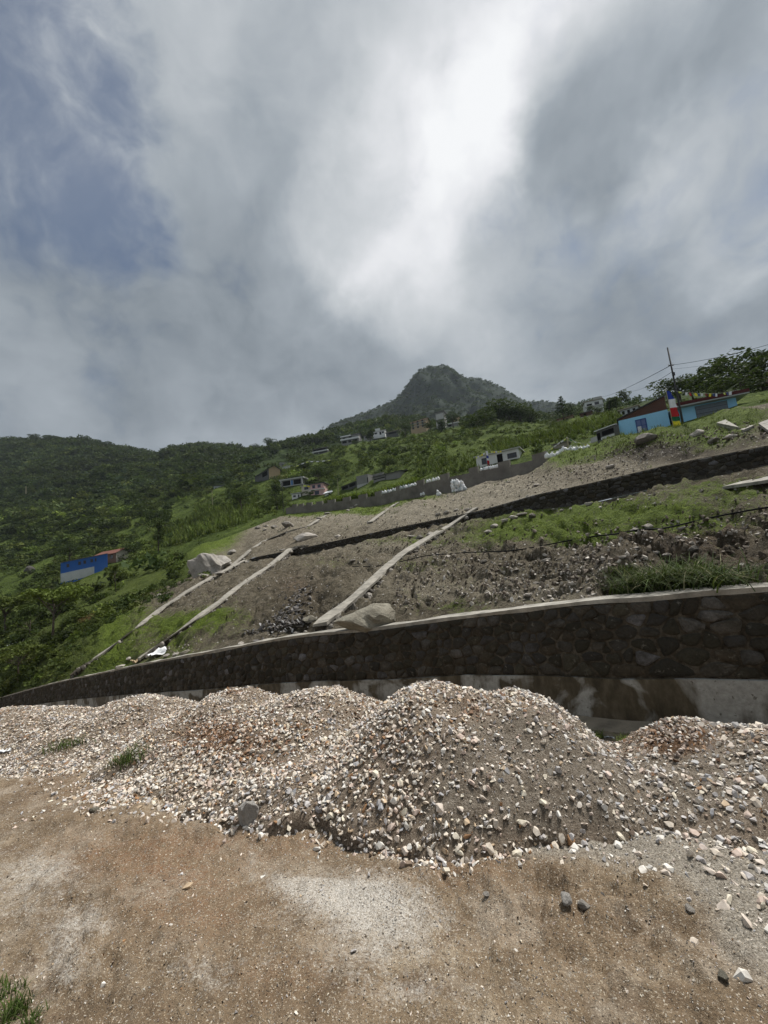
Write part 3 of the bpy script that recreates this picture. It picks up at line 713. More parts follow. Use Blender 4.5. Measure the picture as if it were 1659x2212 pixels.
# ------------------------------------------------------------------ gravel heaps in the yard
def mat_mound():
    m, t, b = newmat('heap_fines', .95, .15)
    p = t.pos(); n = t.noise(3, 5, .6, vec=p); n2 = t.noise(85, 5, .8, vec=p)
    fines = t.ramp(t.math('ADD', t.math('MULTIPLY', n2, .6), t.math('MULTIPLY', t.noise(14, 5, .7, vec=p), .4)), [(.36, (.09, .068, .048)), (.46, (.20, .162, .122)), (.55, (.32, .272, .215)), (.65, (.52, .46, .38))])
    rust = t.ramp(n2, [(.34, (.05, .03, .018)), (.55, (.15, .085, .045)), (.7, (.3, .2, .12))])
    dark = t.ramp(n2, [(.34, (.09, .065, .045)), (.48, (.24, .185, .135)), (.66, (.46, .38, .295))])  # heap bed colour, darkened to paint the shade in gaps between stones
    c = t.mix(t.mr(t.math('ADD', t.attr('fines'), t.math('SUBTRACT', n, .5)), .3, .7), dark, fines)
    c = t.mix(t.mr(t.math('ADD', t.attr('rust'), t.math('SUBTRACT', n, .5)), .3, .7), c, rust)
    t.put(b.inputs['Base Color'], c); bump(t, b, t.math('ADD', n2, t.noise(30, 4, .6, vec=p)), 1.0, .03)
    return m
def mat_chip():
    m, t, b = newmat('broken_quartzite', .75, .3)
    p = t.pos(); n = t.noise(45, 4, .6, vec=p)
    c = t.mix(t.mr(n, .35, .65, 0, .55), t.attr('tint', 'Color'), t.mix(.5, t.attr('tint', 'Color'), (.33, .22, .13), 'MULTIPLY'))
    t.put(b.inputs['Base Color'], c); bump(t, b, n, .3, .006)
    return m
M_MOUND, M_CHIP = mat_mound(), mat_chip()
PAL_CHIP = np.array([(.62, .55, .46), (.63, .55, .47), (.71, .68, .62), (.57, .46, .39), (.45, .43, .42), (.52, .40, .27), (.36, .36, .37), (.30, .17, .085), (.68, .62, .5), (.24, .18, .13)])
PW = np.array([.21, .15, .19, .09, .12, .07, .04, .04, .07, .02])
# heaps: crest (u, v, distance), half sizes along the wall and across, turn, name text
HEAPS = [
    ('tall', 945, 1471, 3.9, 1.45, 1.5, 0, 'tallest pale gravel heap with a rounded top, brown and grey fines on its near face'),
    ('shoulder', 1105, 1490, 3.8, 1.1, 1.35, 0, 'grey gritty shoulder heap sloping down towards the gap beside the wall'),
    ('second', 680, 1490, 4.9, 1.85, 1.85, 0, 'rust stained gravel heap just behind the tallest one'),
    ('third', 490, 1494, 5.9, 1.5, 1.6, 0, 'low gravel heap with a brown patch on its crest'),
    ('fourth', 290, 1502, 6.6, 1.9, 1.6, 0, 'long low cream gravel heap before the dark end of the wall'),
    ('last', 30, 1524, 7.0, 2.6, 1.5, 0, 'flat cream gravel heap at the far end of the row'),
    ('near', 1490, 1547, 3.4, 1.05, 1.2, 0, 'grey gravel heap with a dark brown hollow, nearest the stained plinth'),
    ('edge', 1700, 1562, 3.2, 1.3, 1.3, 0, 'dusty grey gravel heap spreading over the corner of the yard')]
MC = []
for (nm, u, v, Y, a, b_, rt, lb) in HEAPS:
    c = P(u, v, Y); g0 = float(yard_z(np.array([c[0]]), np.array([c[1]]))[0]); MC.append((c[0], c[1], c[2] - g0 - .02, a, b_))
def heap_h(x, y, k):
    cx, cy, h, a, b_ = MC[k]
    wob = 1 + .10 * fbm(x * 1.2 + k * 7, y * 1.2, 3, 90 + k)
    r = np.sqrt(((x - cx) / a) ** 2 + ((y - cy) / np.where(y < cy, b_, b_ * .8)) ** 2) * wob
    return h * (1.02 * (1 - np.sqrt(r * r + .14) / 1.0) + .03) / (1.02 * (1 - math.sqrt(.14)) + .03)
def heaps_all(x, y):
    return np.stack([heap_h(x, y, k) for k in range(len(HEAPS))])
heapO = []
def union(x, y):
    A = heaps_all(x, y); k = .055
    m_ = A.max(0); w = np.clip(sstep(-.05, .12, m_), 0, 1)
    return m_ * (1 - w) + w * (m_ + k * np.log(np.exp((A - m_) / k).sum(0)) - 0.0), A.argmax(0)
def heapattr(x, y, z):
    U, Vv = proj(np.stack((np.ravel(x), np.ravel(y), np.ravel(z)), 1))
    fines = spots(U, Vv, [(1060, 1660, 150, 90, .8), (1130, 1600, 110, 80, .6), (990, 1770, 110, 46, .6), (1200, 1700, 200, 120, .6), (1500, 1700, 260, 110, .7), (1640, 1600, 100, 60, .4), (1250, 1610, 70, 40, .4)], .0)
    rust = spots(U, Vv, [(470, 1590, 110, 40, .75), (1450, 1600, 110, 42, .8), (1020, 1530, 60, 30, .35), (500, 1496, 40, 8, .5), (830, 1600, 60, 30, .25), (1180, 1540, 50, 20, .2), (560, 1640, 80, 30, .3)], .0)
    return fines, rust
def bumps(x, y, h): return (fbm(x * 1.3, y * 1.3, 3, 93) * .05 + fbm(x * 2.6, y * 2.6, 3, 94) * .028 + fbm(x * 6, y * 6, 3, 95) * .014 + fbm(x * 20, y * 20, 2, 96) * .006) * (h > -.03)
gx = np.arange(-11, 6.6, .036); gy = np.concatenate((np.arange(1.1, 5.2, .03), np.arange(5.2, 10.2, .05)))
X, Y2 = np.meshgrid(gx, gy); H, OWN = union(X, Y2); base = yard_z(X, Y2)
Z = base + np.where(H > 0, H, H * 3.0) + bumps(X, Y2, H)
fines, rust = heapattr(X, Y2, Z); Fall = grid_faces(*X.shape); HF = H.ravel()[Fall]; keepF = (HF > -.08).any(1); FO = OWN.ravel()[Fall[:, 0]]
for k, (nm, u, v, Y, a, b_, rt, lb) in enumerate(HEAPS):
    cx, cy = MC[k][:2]; z0 = float(yard_z(np.array([cx]), np.array([cy]))[0]); root = empty('gravel_heap', (cx, cy, z0), lb, 'gravel heap', 'gravel heaps along the yard')
    Fh = Fall[keepF & (FO == k)]; used = np.unique(Fh); mp = np.full(X.size, -1); mp[used] = np.arange(len(used))
    Vh = np.stack((X.ravel()[used] - cx, Y2.ravel()[used] - cy, Z.ravel()[used] - z0), -1)
    link('mound', mesh_np('mound', Vh, mp[Fh], {'fines': fines[used], 'rust': rust[used]}), M_MOUND, root)
    heapO.append(root)

def hat(u, v):
    d = ray(u, v); k = np.arange(1.0, 14.0, .01); q = EYE[None] + d[None] * k[:, None]
    h_ = union(q[:, 0], q[:, 1])[0]; s_ = yard_z(q[:, 0], q[:, 1]) + np.where(h_ > 0, h_ + bumps(q[:, 0], q[:, 1], h_), 0)
    i = np.argmax(q[:, 2] < s_); g_ = yat(u, v)
    return q[i] if g_ is None or h_[i] > 0 or q[i][1] < g_[1] else g_
# stones: scattered over the heaps and their feet, the largest in view as things of their own
NS = 290000
x = RNG.uniform(-9.5, 6.2, NS); y = 1.25 + 7.6 * RNG.uniform(0, 1, NS) ** .8
h, kmax = union(x, y)
z = yard_z(x, y) + np.where(h > 0, h + bumps(x, y, h), 0)
u, v = proj(np.stack((x, y, z), 1))
fines, rust = heapattr(x, y, z)
clean = np.clip(sstep(-.06, -.01, h), 0, 1)
clean = clean * (1 - .20 * np.clip(sstep(.2, .75, fines), 0, 1)) * (1 - .35 * sstep(.4, .9, rust))
# loose aprons of stone at the feet of the heaps
apron = spots(u, v, [(330, 1700, 140, 40, 1.0), (560, 1690, 90, 60, 1.0), (650, 1745, 80, 40, .7), (700, 1790, 80, 30, .35), (900, 1830, 120, 26, .22), (800, 1760, 110, 40, .3), (250, 1735, 80, 20, .5), (120, 1640, 90, 26, .5), (960, 1850, 90, 20, .16), (60, 1760, 60, 30, .08),
                    (1200, 1790, 160, 50, .12), (1500, 1770, 240, 60, .26), (1600, 1860, 130, 110, .24), (1640, 2010, 70, 120, .12), (1420, 1860, 140, 60, .08), (1000, 1875, 160, 24, .10), (480, 1770, 160, 24, .12), (1400, 1640, 120, 30, .2)], 0)
dens = np.clip(np.maximum(clean, apron) * (1 + .5 * fbm(x * 3, y * 3, 2, 99)), 0, 1)
dens = np.maximum(dens, np.where(h > 0, .075, 0)) ; dens = np.maximum(dens, .010 * (y > 1.6))
vis = (u > -260) & (u < 1920) & (v < 2300)
crest_y = np.array([m_[1] for m_ in MC])[kmax]; bk = (h > 0) & (y > crest_y + .35)
lowz = (h <= 0) & (y < 6.2); z[lowz] = np.maximum([yz(a_, c_) for a_, c_ in zip(x[lowz], y[lowz])], yard_z(x[lowz], y[lowz]) + 3 * h[lowz] + bumps(x[lowz], y[lowz], h[lowz]))
keep = (RNG.uniform(0, 1, NS) < dens) & vis & ~(bk & (RNG.uniform(0, 1, NS) < .6)) & ((y < 5.6) | (RNG.uniform(0, 1, NS) < .75))
x, y, z, h, kmax, u, v, rust, dens = [q_[keep] for q_ in (x, y, z, h, kmax, u, v, rust, dens)]
n = len(x)
sz = np.clip(np.exp(RNG.normal(math.log(.0160), .38, n)), .007, .05)
fz = heapattr(x, y, z)[0] > .38; sz = np.where(fz & (h > 0), sz * np.where(RNG.random(n) < .2, RNG.uniform(.9, 1.5, n), RNG.uniform(.38, .95, n)), np.where(dens < .012, sz * RNG.uniform(.3, .95, n), np.where(dens < .35, sz * RNG.uniform(.6, 1.4, n), sz)))
tint = PAL_CHIP[RNG.choice(len(PAL_CHIP), n, p=PW)] * RNG.uniform(.82, 1.2, (n, 1))
rs = (RNG.uniform(0, 1, n) < np.clip(rust * 1.1, 0, .85)); tint[rs] = tint[rs] * np.array((.5, .36, .27))
grey = (u > 1180) & (RNG.uniform(0, 1, n) < .6); tint[grey] = tint[grey] * .6 + np.array((.46, .45, .43)) * .4
sz = np.minimum(sz, .034); pts = np.stack((x, y, z + sz * .22), 1); eul = np.stack((RNG.normal(.25, .55, n), RNG.normal(0, .55, n), RNG.uniform(0, 6.28, n)), 1); idx = RNG.integers(0, 8, n)
size_px = sz / y
zone_near = (v > 1560)
order = np.argsort(-np.where(zone_near, size_px, size_px * .5))
big = np.zeros(n, bool); big[order[:225]] = True
for k in range(len(HEAPS)):
    w = np.where((kmax == k) & ~big)[0]
    if not len(w): continue
    far_ = (pts[w][:, 1] > 4.3) | (sz[w] < .012)
    me = joined('crushed_stone', STONES + LOWST, pts[w] - np.array(heapO[k].location), eul[w], sz[w], np.where(far_, 8 + idx[w] % 4, idx[w]), tint[w])
    link('crushed_stone', me, M_CHIP, heapO[k], kind='stuff')
NAMES = ['cream', 'pinkish cream', 'white', 'pink', 'grey', 'tan', 'dark grey', 'rusty', 'pale yellow', 'brown']
def colour_name(c):
    d = ((PAL_CHIP / PAL_CHIP.sum(1)[:, None] - c / c.sum()) ** 2).sum(1) * 8 + (PAL_CHIP.mean(1) - c.mean()) ** 2
    return NAMES[int(d.argmin())]
PLACES = [(1560, 1620, 'on top of the dusty corner heap'), (1460, 1700, 'below the brown hollow heap'), (1600, 1740, 'on the grit under the corner heap'), (1600, 1880, 'on the grey grit corner of the yard'), (1380, 1800, 'on the grey grit below the brown hollow'),
          (1250, 1660, 'in the dip between the two near heaps'), (1180, 1560, 'on the upper shoulder beside the gap'), (1120, 1680, 'on the lower shoulder of the tallest heap'), (1200, 1790, 'on the grit below the dip'), (1000, 1620, 'halfway up the tallest heap'), (960, 1720, 'low on the face of the tallest heap'),
          (980, 1840, 'at the very foot of the tallest heap'), (850, 1640, 'on the clean flank of the tallest heap'), (820, 1790, 'under the clean flank of the tallest heap'), (700, 1740, 'where the two biggest heaps meet'), (600, 1680, 'just above the single pointed rock'), (620, 1800, 'just below the single pointed rock'),
          (420, 1680, 'under the rust stained heap'), (300, 1740, 'in the thin gravel apron'), (200, 1690, 'near the green grass tufts'), (150, 1800, 'on the open brown earth'), (500, 1900, 'on the bare earth beside the white dust'), (800, 1960, 'on the white dust patch'), (1150, 1920, 'near the pair of grey rocks'), (1400, 1980, 'on the rough earth near the grit')]
def place_name(u, v, h): return min(PLACES, key=lambda q: (q[0] - u) ** 2 + (1.3 * (q[1] - v)) ** 2)[2]
CHIPMESH = {}
def chip_mesh(k, col):
    key = (k, colour_name(col))
    if key not in CHIPMESH:
        V_, F_ = BIGST[k]; c = PAL_CHIP[NAMES.index(key[1])]
        CHIPMESH[key] = mesh_np('stone', V_, F_, {'tint': np.tile(c, (len(V_), 1))}, False); CHIPMESH[key].materials.append(M_CHIP)
    return CHIPMESH[key]
def put_stone(p, s, e, k, col, label, group='loose stones broken from the heaps'):
    o = bpy.data.objects.new('stone', chip_mesh(k, col)); COL.objects.link(o)
    o.location = p; o.scale = (s, s, s) if np.ndim(s) == 0 else s; o.rotation_euler = e
    return tag(o, label, 'stone', group)
ORD = ['first', 'second', 'third', 'fourth', 'fifth', 'sixth', 'seventh', 'eighth', 'ninth', 'tenth', 'eleventh', 'twelfth', 'thirteenth', 'fourteenth', 'fifteenth', 'sixteenth', 'seventeenth', 'eighteenth', 'nineteenth', 'twentieth', 'next to last', 'last']
bylab = {}
for i in np.where(big)[0]: bylab.setdefault((colour_name(tint[i]), place_name(u[i], v[i], h[i])), []).append(i)
for (cn, pn), ii in bylab.items():
    ii.sort(key=lambda i: u[i])
    for r_, i in enumerate(ii):
        lb = 'small angular %s stone %s' % (cn, pn) if len(ii) == 1 else '%s %s stone from the left %s' % (ORD[min(r_, 21)], cn, pn)
        put_stone(pts[i], sz[i], eul[i], int(idx[i]), tint[i], lb)

# grit and pebbles trodden into the yard
n = 80000
r = 1.3 + 5.2 * RNG.uniform(0, 1, n) ** .75; a = RNG.uniform(-.85, .85, n)
x, y = r * np.sin(a), r * np.cos(a)
Hk = union(x, y)[0]; z = np.array([yz(p_, q_) for p_, q_ in zip(x, y)]) + 0
z = np.where(Hk > 0, yard_z(x, y) + Hk + bumps(x, y, Hk), z)
u, v = proj(np.stack((x, y, z), 1))
g = spots(u, v, [(740, 1950, 150, 70, .6), (900, 1990, 160, 80, .5), (1300, 1800, 330, 90, .8), (1600, 1900, 150, 200, .9), (1050, 1680, 200, 120, .8), (1480, 1690, 260, 80, .8), (1200, 1960, 220, 90, .5)], .62)
keep = RNG.uniform(0, 1, n) < np.clip(g, 0, 1)
x, y, z = x[keep], y[keep], z[keep]; n = len(x)
sz = np.clip(np.exp(RNG.normal(math.log(.0042), .4, n)), .002, .011)
tint = PAL_CHIP[RNG.choice(len(PAL_CHIP), n, p=PW)] * RNG.uniform(.7, 1.05, (n, 1)); dk = RNG.uniform(0, 1, n) < .08; tint[dk] = (.05, .042, .036)
link('grit', joined('grit', [hull_proto(5, 190 + k, (1, .7, .6)) for k in range(3)], np.stack((x, y, z + sz * .2), 1), RNG.uniform(0, 6.28, (n, 3)), sz, RNG.integers(0, 3, n), tint), M_CHIP, kind='stuff')

# ------------------------------------------------------------------ concrete capped stone strips running up the hillside
def mat_rock(name, col, dark, sc=1.6):
    m, t, b = newmat(name, .88, .22)
    p = t.ocoord(); n = t.noise(sc, 7, .65, vec=p, dist=.4); n2 = t.noise(sc * 7, 6, .7, vec=p)
    c = t.mix(t.mr(n, .35, .65), col, dark); c = t.mix(t.mr(n2, .52, .68, 0, .6), c, tuple(x * .45 for x in dark))
    c = t.mix(t.mr(n2, .3, .42, .5, 0), c, tuple(min(.75, x * 1.4) for x in col))
    t.put(b.inputs['Base Color'], c); bump(t, b, t.math('ADD', n2, t.math('MULTIPLY', n, 2.0)), .8, .06)
    return m
M_ROCKW = mat_rock('pale_rock', (.55, .51, .46), (.36, .32, .27), 3)
M_ROCKG = mat_rock('grey_rock', (.27, .25, .22), (.16, .14, .115), 3)
M_ROCKY = mat_rock('yard_rock', (.62, .59, .54), (.44, .41, .37), 3)
M_BOULDER = mat_rock('boulder_rock', (.29, .268, .212), (.17, .152, .115), 2.2)
M_CRAG = mat_rock('crag_rock', (.13, .12, .105), (.06, .056, .05), 1.2)
M_LIME = mat_rock('limestone', (.36, .335, .30), (.22, .20, .17), .9)
ROCKS = [rock_proto(200 + k, (1, .8 + .05 * (k % 3), .55 + .08 * (k % 4)), 2, .3, 11) for k in range(6)]
ROCKME = {}
def rock_mesh(k, mat):
    if (k, mat.name) not in ROCKME:
        me = mesh_np('rock', *ROCKS[k], smooth=False); me.materials.append(mat); ROCKME[(k, mat.name)] = me
    return ROCKME[(k, mat.name)]
def strip(label, pix, width, seed, h=.34, nst=130, raised=.11):
    rg = np.random.default_rng(seed)
    raw = [at(u, v) for u, v in pix]; raw = np.array([p for p in raw if p is not None])
    pts, s = resample(raw, .3); pts = smooth3(pts, 5); pts[:, 2] += raised + .1
    nor = side_normals(pts); base = pts[0].copy(); base[2] -= h
    wd = np.interp(s, np.linspace(0, s[-1], len(np.atleast_1d(width))) if np.ndim(width) else [0, s[-1]], width if np.ndim(width) else [width, width])
    root = empty('stone_strip', base, label, 'stone strip', 'concrete capped strips on the hillside')
    V, Fq, ends = sweep(pts, nor, [(wd / 2, .0), (-wd / 2, .0), (-wd / 2, .1), (wd / 2, .1)], .03, seed)
    me = bpy.data.meshes.new('cap'); me.from_pydata((V - base).tolist(), [], Fq.tolist() + ends); me.update()
    bm = bmesh.new(); bm.from_mesh(me); bmesh.ops.recalc_face_normals(bm, faces=bm.faces); bm.to_mesh(me); bm.free()
    link('cap', me, M_STRIP, root)
    V, Fq, ends = sweep(pts, nor, [(wd / 2 - .05, .09), (-wd / 2 + .05, .09), (-wd / 2, .9), (wd / 2, .9)], .02, seed + 1)
    me = bpy.data.meshes.new('footing'); me.from_pydata((V - base).tolist(), [], Fq.tolist() + ends); me.update()
    bm = bmesh.new(); bm.from_mesh(me); bmesh.ops.recalc_face_normals(bm, faces=bm.faces); bm.to_mesh(me); bm.free()
    link('footing', me, M_MORTAR, root)
    for i in range(nst):
        q = rg.uniform(0, s[-1]) if i > nst * .5 else (i / (nst * .5)) * s[-1]
        p = np.array([np.interp(q, s, pts[:, j]) for j in range(3)]); n = np.array([np.interp(q, s, nor[:, j]) for j in range(3)]); w = np.interp(q, s, wd)
        sd = 1 if rg.random() < .75 else -1
        p = p + n * sd * (w / 2 + rg.uniform(-.05, .12)) + np.array((0, 0, -rg.uniform(.12, .12 + h)))
        o = link('stone', rock_mesh(int(rg.integers(6)), M_ROCKW if rg.random() < .3 else M_ROCKG), None, root)
        o.location = p - base; o.rotation_euler = rg.uniform(0, 6.28, 3); z = rg.uniform(.07, .15) * (1 + .012 * p[1]); o.scale = (z, z, z)
    return root
strip('widest concrete strip, ending at the big boulder on the retaining wall', [(692, 1362), (720, 1337), (760, 1305), (800, 1268), (840, 1228), (880, 1196), (930, 1165), (980, 1135), (1028, 1108)], [.42, .46, .52, .58, .66], 1, nst=150)
strip('long narrow concrete strip above the bright grass patch, meeting the terrace wall', [(300, 1431), (330, 1410), (380, 1375), (430, 1338), (480, 1302), (530, 1262), (580, 1228), (630, 1199), (664, 1184)], [.34, .42, .52, .62], 2, nst=130)
strip('outermost dark concrete strip at the edge of the bare slope and the bushes', [(158, 1462), (190, 1438), (240, 1403), (300, 1358), (350, 1318), (400, 1285), (450, 1255), (500, 1228), (530, 1213)], [.40, .46, .54, .54], 3, nst=130)
strip('short pale concrete strip below the grey boundary wall', [(800, 1131), (815, 1119), (835, 1104), (852, 1092), (862, 1087)], .5, 4, nst=40)
strip('faint dark strip climbing the bank towards the end of the grey boundary wall', [(500, 1224), (540, 1190), (575, 1167), (620, 1150), (665, 1138), (690, 1122), (715, 1108)], .5, 6, h=.3, nst=60, raised=.02)

# ------------------------------------------------------------------ boulders and rocks
def rock(name, label, u, v, s, mat, k=0, rz=0.0, cat='rock', proto=None, group=None, sink=.3, at_=at):
    p = at_(u, v); sc = s if hasattr(s, '__len__') else (s, s, s)
    me = rock_mesh(k, mat) if proto is None else mesh_np(name, *proto, smooth=False)
    o = link(name, me, mat if proto is not None else None); o.location = (p[0], p[1], p[2] + sc[2] * (.55 - sink)); o.scale = sc; o.rotation_euler = (0, 0, rz)
    return tag(o, label, cat, group)
bo = rock('boulder', 'big flat topped olive grey boulder resting on the retaining wall beside the widest strip', 793, 1358, (.98, .8, .56), M_BOULDER, 0, .25, 'boulder', rock_proto(338, (1, .8, .66), 4, .4, 16), sink=.12)
rock('limestone_outcrop', 'pale grey limestone outcrop at the top of the outermost strip', 456, 1233, (2.35, 1.9, 2.3), M_LIME, 0, .3, 'rock outcrop', rock_proto(353, (1, .8, .9), 5, .75, 14), sink=.3)
rock('boulder', 'white broken boulder above the upper end of the long narrow strip', 660, 1166, (1.5, 1.0, 1.0), M_ROCKW, 2, .2, 'boulder', rock_proto(352, (1, .7, .6), 3, .5, 14))
rock('boulder', 'brown rounded stone beside the foot of the widest strip', 668, 1342, (.3, .22, .2), M_BOULDER, 3, .4, 'boulder')
rock('boulder', 'dark hollow stone heap on the flat shelf near the end of the terrace wall', 622, 1138, (1.3, 1.1, 1.2), M_ROCKG, 4, .8, 'boulder')
RL = [(1140, 1287, .16, 'bright white angular rock alone above the retaining wall near the tussock'), (1272, 1091, .28, 'largest white rock on the green grass below the terrace wall'),
      (1213, 1103, .14, 'upright white rock on the grass below the terrace wall'), (1195, 1101, .14, 'flat white rock beside the upright one on the grass'),
      (1150, 1118, .33, 'grey block nearest the upper end of the widest strip'), (1110, 1120, .3, 'pale block third in the line along the terrace wall foot'), (1128, 1113, .34, 'square grey block in the line along the terrace wall foot'),
      (1090, 1127, .28, 'low white block in the line along the terrace wall foot'), (1068, 1138, .3, 'jagged pale rock just beside the widest strip'), (1055, 1150, .22, 'small pale rock beside the widest strip'),
      (1012, 1102, .42, 'white slab among rocks on the terrace wall'), (985, 1104, .4, 'pale rock among those lying on the terrace wall'), (965, 1108, .42, 'largest pale rock lying on the terrace wall'), (946, 1112, .36, 'end rock of the group lying on the terrace wall'),
      (930, 1157, .36, 'flat white slab on the grass beside the widest strip'), (905, 1163, .34, 'grey slab in the group beside the widest strip'), (888, 1160, .3, 'pale slab farthest from the widest strip in its group'), (925, 1170, .28, 'lowest slab of the group beside the widest strip'),
      (762, 1212, .26, 'dark brown stone in the bare grass between two strips'), (792, 1212, .24, 'cream stone in the bare grass between two strips'), (968, 1205, .22, 'white stone right of the hose where it crosses the widest strip'),
      (1385, 1272, .1, 'white rock by the tussock roots'), (1180, 1212, .13, 'white rock below the black hose in the middle'), (1160, 1262, .14, 'grey rock in the eroded hollow'), (1045, 1215, .2, 'pale rock beside the dark gully'),
      (1270, 1155, .14, 'pale flat rock in the grass above the hose'), (1400, 1140, .2, 'pink white slab in the grass above the hose'), (1370, 1146, .16, 'small white rock beside the pink white slab'), (1473, 1143, .15, 'white rock in the grass near the slab of concrete'),
      (1420, 1195, .12, 'cream rock below the hose on bare soil'), (1440, 1200, .1, 'rounded white rock on bare soil below the hose'), (1345, 1205, .1, 'yellowish rock on bare soil below the hose'), (1500, 1188, .12, 'grey white rock near the dark hollow'),
      (520, 1394, .2, 'white rock on the retaining wall coping near the slate heap'), (400, 1412, .26, 'tan rock at the foot of the long narrow strip'), (380, 1415, .24, 'white rock at the foot of the long narrow strip'), (360, 1418, .22, 'flat white rock beside the plastic sheet'),
      (260, 1455, .3, 'white rock at the foot of the outermost strip'), (280, 1424, .24, 'white rock lying between the two lower strip ends'), (345, 1290, .45, 'white rock on the slope beside the outermost strip'), (462, 1312, .3, 'white rock leaning on the long narrow strip'),
      (640, 1368, .12, 'cream rock on the coping by the foot of the widest strip'), (660, 1365, .1, 'small white rock on the coping by the foot of the widest strip'), (575, 1138, .8, 'white rock in the pale heap on the shelf'), (558, 1142, .9, 'dark rock in the pale heap on the shelf'),
      (592, 1140, .7, 'grey rock in the pale heap on the shelf'), (572, 1146, .6, 'lowest rock of the pale heap on the shelf'), (690, 1122, .6, 'white rubble rock below the grey boundary wall'), (708, 1110, .7, 'pale rubble rock touching the grey boundary wall'),
      (760, 1098, .7, 'highest rock of the rubble by the boundary wall'), (772, 1092, .6, 'white rock of the rubble by the boundary wall'), (752, 1104, .5, 'grey rock of the rubble by the boundary wall'), (610, 1195, .4, 'pale rock by the upper end of the long narrow strip'),
      (730, 1160, .4, 'cream rock on the bank above the terrace wall'), (1160, 1050, .4, 'light rock on the bank above the middle of the terrace wall'), (1320, 1010, .35, 'pale rock on the bank below the green lip'), (1395, 952, .9, 'long grey rock jutting from the green lip below the blue house'),
      (1505, 940, .4, 'white rock on the bank below the broken concrete slab'), (1540, 955, .35, 'grey rock on the bank above the end of the terrace wall'), (1580, 948, .4, 'pale rock under the broken concrete slab'), (1098, 1043, .5, 'light stone slab on the bank under the white house')]
for i, (u, v, s, lb) in enumerate(RL):
    m_ = M_ROCKG if ('grey' in lb or 'dark' in lb) else M_BOULDER if 'brown' in lb or 'tan' in lb else M_ROCKW
    a_ = random.uniform(.8, 1.2)
    rock('rock', lb, u, v, (s * a_, s * .8, s * random.uniform(.6, .9)), m_, i % 6, random.uniform(0, 6), 'rock', group='rocks lying on the hillside')
for (u, v, s_, lb, k_) in ((196, 1142, 3.6, 'big dark crag standing up among the trees above the long blue shed', 1), (229, 1135, 2.6, 'smaller crag beside the big dark one among the trees', 2), (65, 1240, 1.9, 'round grey crag in the bushes left of the long blue shed', 3), (300, 1062, 4.0, 'pale flat crag high in the wooded slope', 4), (268, 1066, 3.0, 'second pale crag high in the wooded slope', 5)):
    rock('crag', lb, u, v, (s_ * .9, s_ * .7, s_ * (1.2 if k_ < 4 else .6)), M_CRAG, k_, k_ * 1.3, 'crag', group='crags in the woods', sink=-.0)
for (u, v, s_, lb, k_) in ((418, 1238, .9, 'jagged pale piece broken off the lower end of the limestone outcrop', 1), (492, 1222, .8, 'pale block at the uphill end of the limestone outcrop', 2), (440, 1246, .6, 'small pale stone under the limestone outcrop', 4), (500, 1196, .9, 'pale rock just above the limestone outcrop', 5), (474, 1240, .5, 'smallest pale stone under the limestone outcrop', 0)):
    rock('rock', lb, u, v, (s_, s_ * .8, s_ * .8), M_LIME, k_, k_ * 1.7, 'rock', group='rocks lying on the hillside')
# yard rocks
def yrock(label, u, v, s, mat, k, tilt=(0, 0, 0), proto=None):
    o = rock('rock', label, u, v, s, mat, k, 0, 'rock', proto=proto, group='rocks lying in the yard', at_=hat, sink=.12); o.rotation_euler = tilt; return o
yrock('single pointed grey rock standing at the foot of the second heap', 535, 1772, (.085, .075, .10), M_ROCKY, 1, (.2, .3, .5), rock_proto(401, (1, .8, 1.1), 3, .35, 13))
yrock('grey rock of the pair on the brown earth under the gritty gap', 1224, 1948, (.038, .032, .035), M_ROCKY, 2, (.3, .1, 1))
yrock('pinkish rock of the pair on the brown earth under the gritty gap', 1263, 1962, (.035, .03, .028), M_ROCKW, 3, (0, .2, 2))
yrock('bluish white rock alone on the earth toward the grit corner', 1490, 1968, (.03, .026, .024), M_ROCKW, 4, (0, 0, 1))
yrock('brown rock at the tip of the pale gravel apron', 206, 1752, (.05, .04, .035), M_BOULDER, 5, (0, .2, .4))
yrock('cream rock lying near the white dust on the far earth', 1052, 1935, (.022, .02, .02), M_ROCKW, 0, (0, .2, .4))
yrock('flat brown stone at the corner by the grit edge', 1562, 2112, (.034, .022, .018), M_BOULDER, 1, (0, .2, .9))

# slate heap
cs = [at(u, v) for (u, v) in [(640, 1300), (610, 1350), (670, 1275), (590, 1372)]]
n = 420; uu = np.concatenate((RNG.normal(632, 34, n), RNG.uniform(525, 680, 160))); vv = np.concatenate((1318 - (uu[:n] - 632) * .9 + RNG.normal(0, 22, n), 1375 - (uu[n:] - 525) * .16 - RNG.uniform(0, 16, 160)))
pp = [at(a, b_) for a, b_ in zip(uu, vv)]; pp = np.array([p for p in pp if p is not None and p[1] < 24])
root = empty('slate_heap', cs[0], 'dark heap of slate shards spilling down the slope to the retaining wall', 'slate heap')
tint = RNG.uniform(.06, .2, (len(pp), 1)) * np.array((1.0, .93, .88)); lt = RNG.uniform(0, 1, len(pp)) < .14; tint[lt] = .33
link('shards', joined('shards', [hull_proto(9, 70 + k, (1, .6, .22)) for k in range(4)], pp + RNG.normal(0, .05, pp.shape) - cs[0], RNG.normal(0, .5, pp.shape) + np.array((.2, 0, 0)) + np.stack((np.zeros(len(pp)), np.zeros(len(pp)), RNG.uniform(0, 6, len(pp))), 1),
     np.clip(RNG.normal(.10, .045, len(pp)), .04, .24), RNG.integers(0, 4, len(pp)), tint), M_CHIP, root, kind='stuff')
